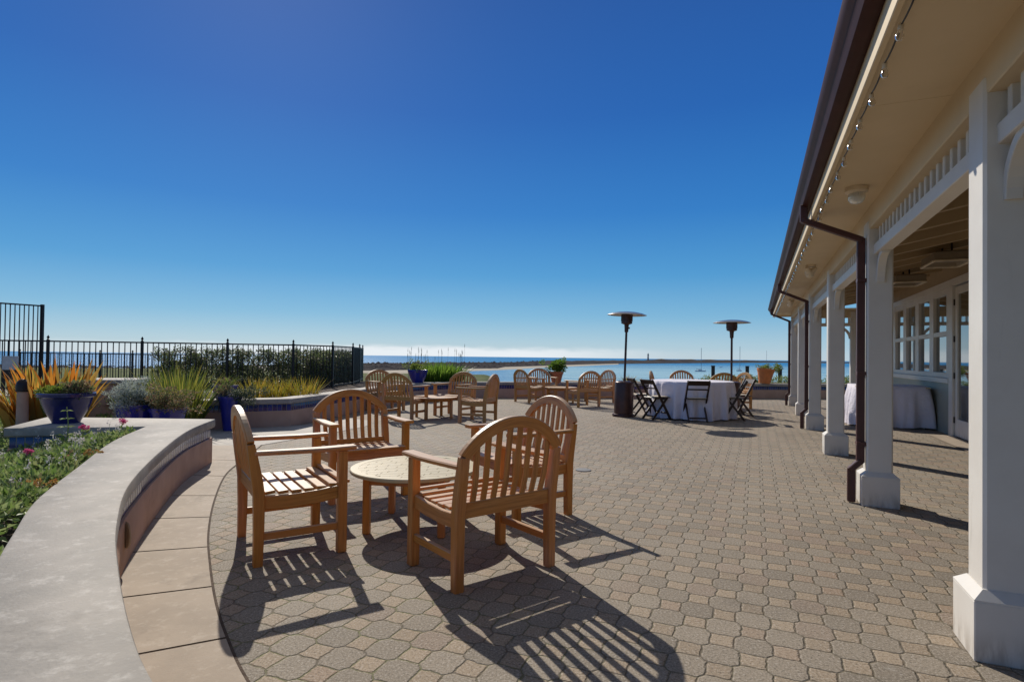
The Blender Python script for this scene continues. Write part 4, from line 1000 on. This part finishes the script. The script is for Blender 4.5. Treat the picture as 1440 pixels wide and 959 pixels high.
for i, (x, y, z, lb) in enumerate(((-3.72, 5.45, .56, 'bright pink flower head highest in the bed near the navy bowl'), (-3.98, 5.3, .52, 'pale pink flower beside the highest pink flower head'), (-3.42, 4.05, .50, 'pink flower head in the middle of the flower bed'), (-3.0, 3.0, .47, 'pink flower head nearest the left edge of the bed'))):
    t = thing('pink_flower', lb, 'flower', (x, y, 0)); mb = MB()
    for _ in range(5): leaves(mb, 26, (rnd.gauss(0, .016), rnd.gauss(0, .016), z+rnd.gauss(0, .006)), (.016, .016, .012), .012, elong=1.3)
    mb.build('petals', PETAL_P, t); mb = MB(); tube(mb, [(0, 0, .33), (0, 0, z)], .003, 5); leaves(mb, 14, (0, 0, z-.07), (.03, .03, .04), .02); mb.build('stem', L_GREEN, t)
for i, (x, y, lb) in enumerate(((-2.62, 3.15, 'orange flower cluster near the seat wall in the bed'), (-3.05, 4.15, 'orange brown flower cluster farther back in the bed'))):
    mb = MB()
    for _ in range(5): leaves(mb, 30, (rnd.gauss(0, .03), rnd.gauss(0, .03), rnd.gauss(0, .008)), (.02, .02, .012), .012, elong=1.3)
    o = mb.build('orange_flowers', PETAL_O); o.location = (x, y, .49); tag(o, lb, 'flowers')
t = thing('tall_weed', 'single tall leafy stem rising from the flower bed before the navy bowl', 'plant', (-4.12, 5.28, .33)); mb = MB(); tube(mb, [(0, 0, 0), (.02, 0, .2), (0, 0, .38)], .005, 5)
for k in range(4):
    z = .12+k*.075
    for a in range(5):
        an = a*1.256+k; d = Vector((math.cos(an), math.sin(an), .25)); s = Vector((-d.y, d.x, 0)); p = Vector((0, 0, z)); L_ = .09-.012*k
        mb.add([p, p+d*L_*.5+s*.014, p+d*L_-Vector((0, 0, .02)), p+d*L_*.5-s*.014], [(0, 1, 2, 3)])
mb.build('stem', L_GREEN, t)

# ------------------------------------------------------------------ pedestal, bollard, fences
t = thing('pedestal', 'square stucco pedestal with grey concrete top between orange flax and silver foliage', 'pedestal', (-6.98, 9.95, 0), .25)
mb = MB(); box(mb, -.40, .40, -.40, .40, 0, .68, .01); mb.build('shaft', STUCCO, t); mb = MB(); box(mb, -.44, .44, -.44, .44, .681, .755, .012); mb.build('cap', CONC_CAP, t)
t = thing('bollard_light', 'short round bollard light with dark domed cap at the far left', 'bollard light', (-6.52, 7.6, 0))
mb = MB(); lathe(mb, [(.001, 0), (.07, 0), (.062, .68)], 24); mb.build('post', STUCCO, t, True); mb = MB(); lathe(mb, [(.07, .68), (.078, .69), (.078, .76), (.07, .80), (.045, .835), (.001, .85)], 24); mb.build('cap', IRON, t, True)

def fence(name, label, P, h, zb, pick=.115, post=.05, fin=True, rails=(.0, -1), rail=.03, pw=.016, group=None):
    t = thing(name, label, 'fence', (P[0][0], P[0][1], zb)); o = Vector((P[0][0], P[0][1], 0)); top = h-zb
    for p in P:
        q = Vector((*p, 0))-o; mb = MB(); beam(mb, (q.x, q.y, 0), (q.x, q.y, top+.035), post, post, (0, 1, 0), .003); po = mb.build('post', IRON, t)
        if fin: mb = MB(); lathe(mb, [(.012, top+.033), (.028, top+.045), (.012, top+.055), (.03, top+.085), (.018, top+.11), (.002, top+.14)], 12, (q.x, q.y, 0)); mb.build('finial', IRON, po, True)
    for a, b_ in zip(P, P[1:]):
        a, b_ = Vector((*a, 0))-o, Vector((*b_, 0))-o; L_ = (b_-a).length; mb = MB(); n = max(2, int(round(L_/pick)))
        for z in (top, .1): beam(mb, a+Vector((0, 0, z)), b_+Vector((0, 0, z)), rail, rail*1.1, (0, 0, 1), .002)
        for k in range(1, n): c = a.lerp(b_, k/n); beam(mb, (c.x, c.y, .05), (c.x, c.y, top-.005), pw, pw, (0, 1, 0), .001)
        mb.build('panel', IRON, t)
fence('iron_fence', 'long dark iron fence with finials running before the hedge', [(-16.5, 12.0), (-14.4, 12.2), (-12.3, 12.45), (-10.4, 12.75), (-8.55, 13.15), (-6.85, 13.7), (-5.42, 14.1), (-4.82, 15.3), (-4.75, 17.0), (-4.98, 18.6), (-5.3, 20.2)], 1.45, .3)
fence('rear_fence', 'lower dark iron fence seen behind the long fence at left', [(-16.6, 19.2), (-13.9, 19.2), (-12.4, 18.6), (-11.0, 18.2), (-10.6, 19.8)], 1.16, -.35, pick=.13, fin=True)
fence('tall_fence', 'tall plain iron fence panel rising at the left edge', [(-13.5, 9.2), (-12.4, 11.), (-11.0, 13.3)], 2.28, .1, fin=False, post=.06, pick=.085)
t = thing('notice_board', 'pale grey notice plate on a dark board fixed to the fence at the left edge', 'sign', (-9.85, 11.2, .3), .2)
mb = MB(); box(mb, -.16, .16, -.02, .02, .35, .72, .005); box(mb, -.14, -.10, -.02, .02, 0, .35); box(mb, .10, .14, -.02, .02, 0, .35); mb.build('board', IRON, t); mb = MB(); box(mb, -.14, .14, -.03, -.021, .55, .82, .003); mb.build('plate', SIGNG, t)

# ------------------------------------------------------------------ harbour: posts, boats, light tower
def at(px, off): d = HT*800/off; return ((px-720)/800*d, d)
for px, y, h, lb in ((1003, 24., .96, 'dark post beyond the far planter wall behind the round table'), (1051, 24., .96, 'dark post beyond the far planter wall right of the second heater'), (1097, 22., .88, 'dark post beyond the far planter wall right of the orange pot')):
    mb = MB(); x = (px-720)/800*y; zb = terr(x, y); lathe(mb, [(.001, zb-.2), (.075, zb-.2), (.075, h-.04), (.085, h-.03), (.085, h), (.001, h)], 14, (x, y, 0)); tag(mb.build('timber_post', TIMBER, None, True), lb, 'post', 'posts beyond the patio')
def boat(px, off, L_, mast, lb, ang_=0.):
    x, y = at(px, off); t = thing('sailboat' if mast else 'motorboat', lb, 'boat', (x, y, SEA), ang_); mb = MB(); rg = []
    for s, wd, zt in ((-1, .6, 1.), (-.6, .9, .9), (0, 1., .85), (.55, .7, .95), (1, .04, 1.2)):
        rg.append([Vector((s*L_/2, -wd*L_*.15, zt*L_*.12)), Vector((s*L_/2*.95, -wd*L_*.1, -.2)), Vector((s*L_/2*.95, wd*L_*.1, -.2)), Vector((s*L_/2, wd*L_*.15, zt*L_*.12))])
    loft(mb, rg, rg); mb.build('hull', BOATW, t, True)
    mb = MB(); box(mb, -L_*.2, L_*.15, -L_*.07, L_*.07, L_*.1, L_*.2, .05); mb.build('cabin', BOATW, t)
    if mast: mb = MB(); tube(mb, [(L_*.08, 0, 0), (L_*.08, 0, mast)], .26); tube(mb, [(L_*.08, 0, mast*.1), (-L_*.35, 0, mast*.1)], .3); mb.build('mast', MASTM, t)
boat(985, 17.5, 14, 29, 'sailboat with bare mast moored behind the dark backed armchair')
boat(1014, 11.3, 8, 0, 'small dark motorboat moored behind the near end of the round table', .3)
boat(1040, 16., 11, 33., 'sailboat with bare mast just right of the second heater', .5)
boat(1078, 9., 14, 38., 'distant sailboat above the orange pot', 1.)
x, y = at(920, 6.0); t = thing('light_tower', 'tiny light tower on the breakwater', 'lighthouse', (x, y+90, SEA))
mb = MB(); lathe(mb, [(.001, 9), (3.4, 9), (2.3, 28), (3.6, 28), (3.6, 29.5), (2.2, 29.5), (2.2, 33.5), (.3, 36)], 12); mb.build('tower', MASTM, t)
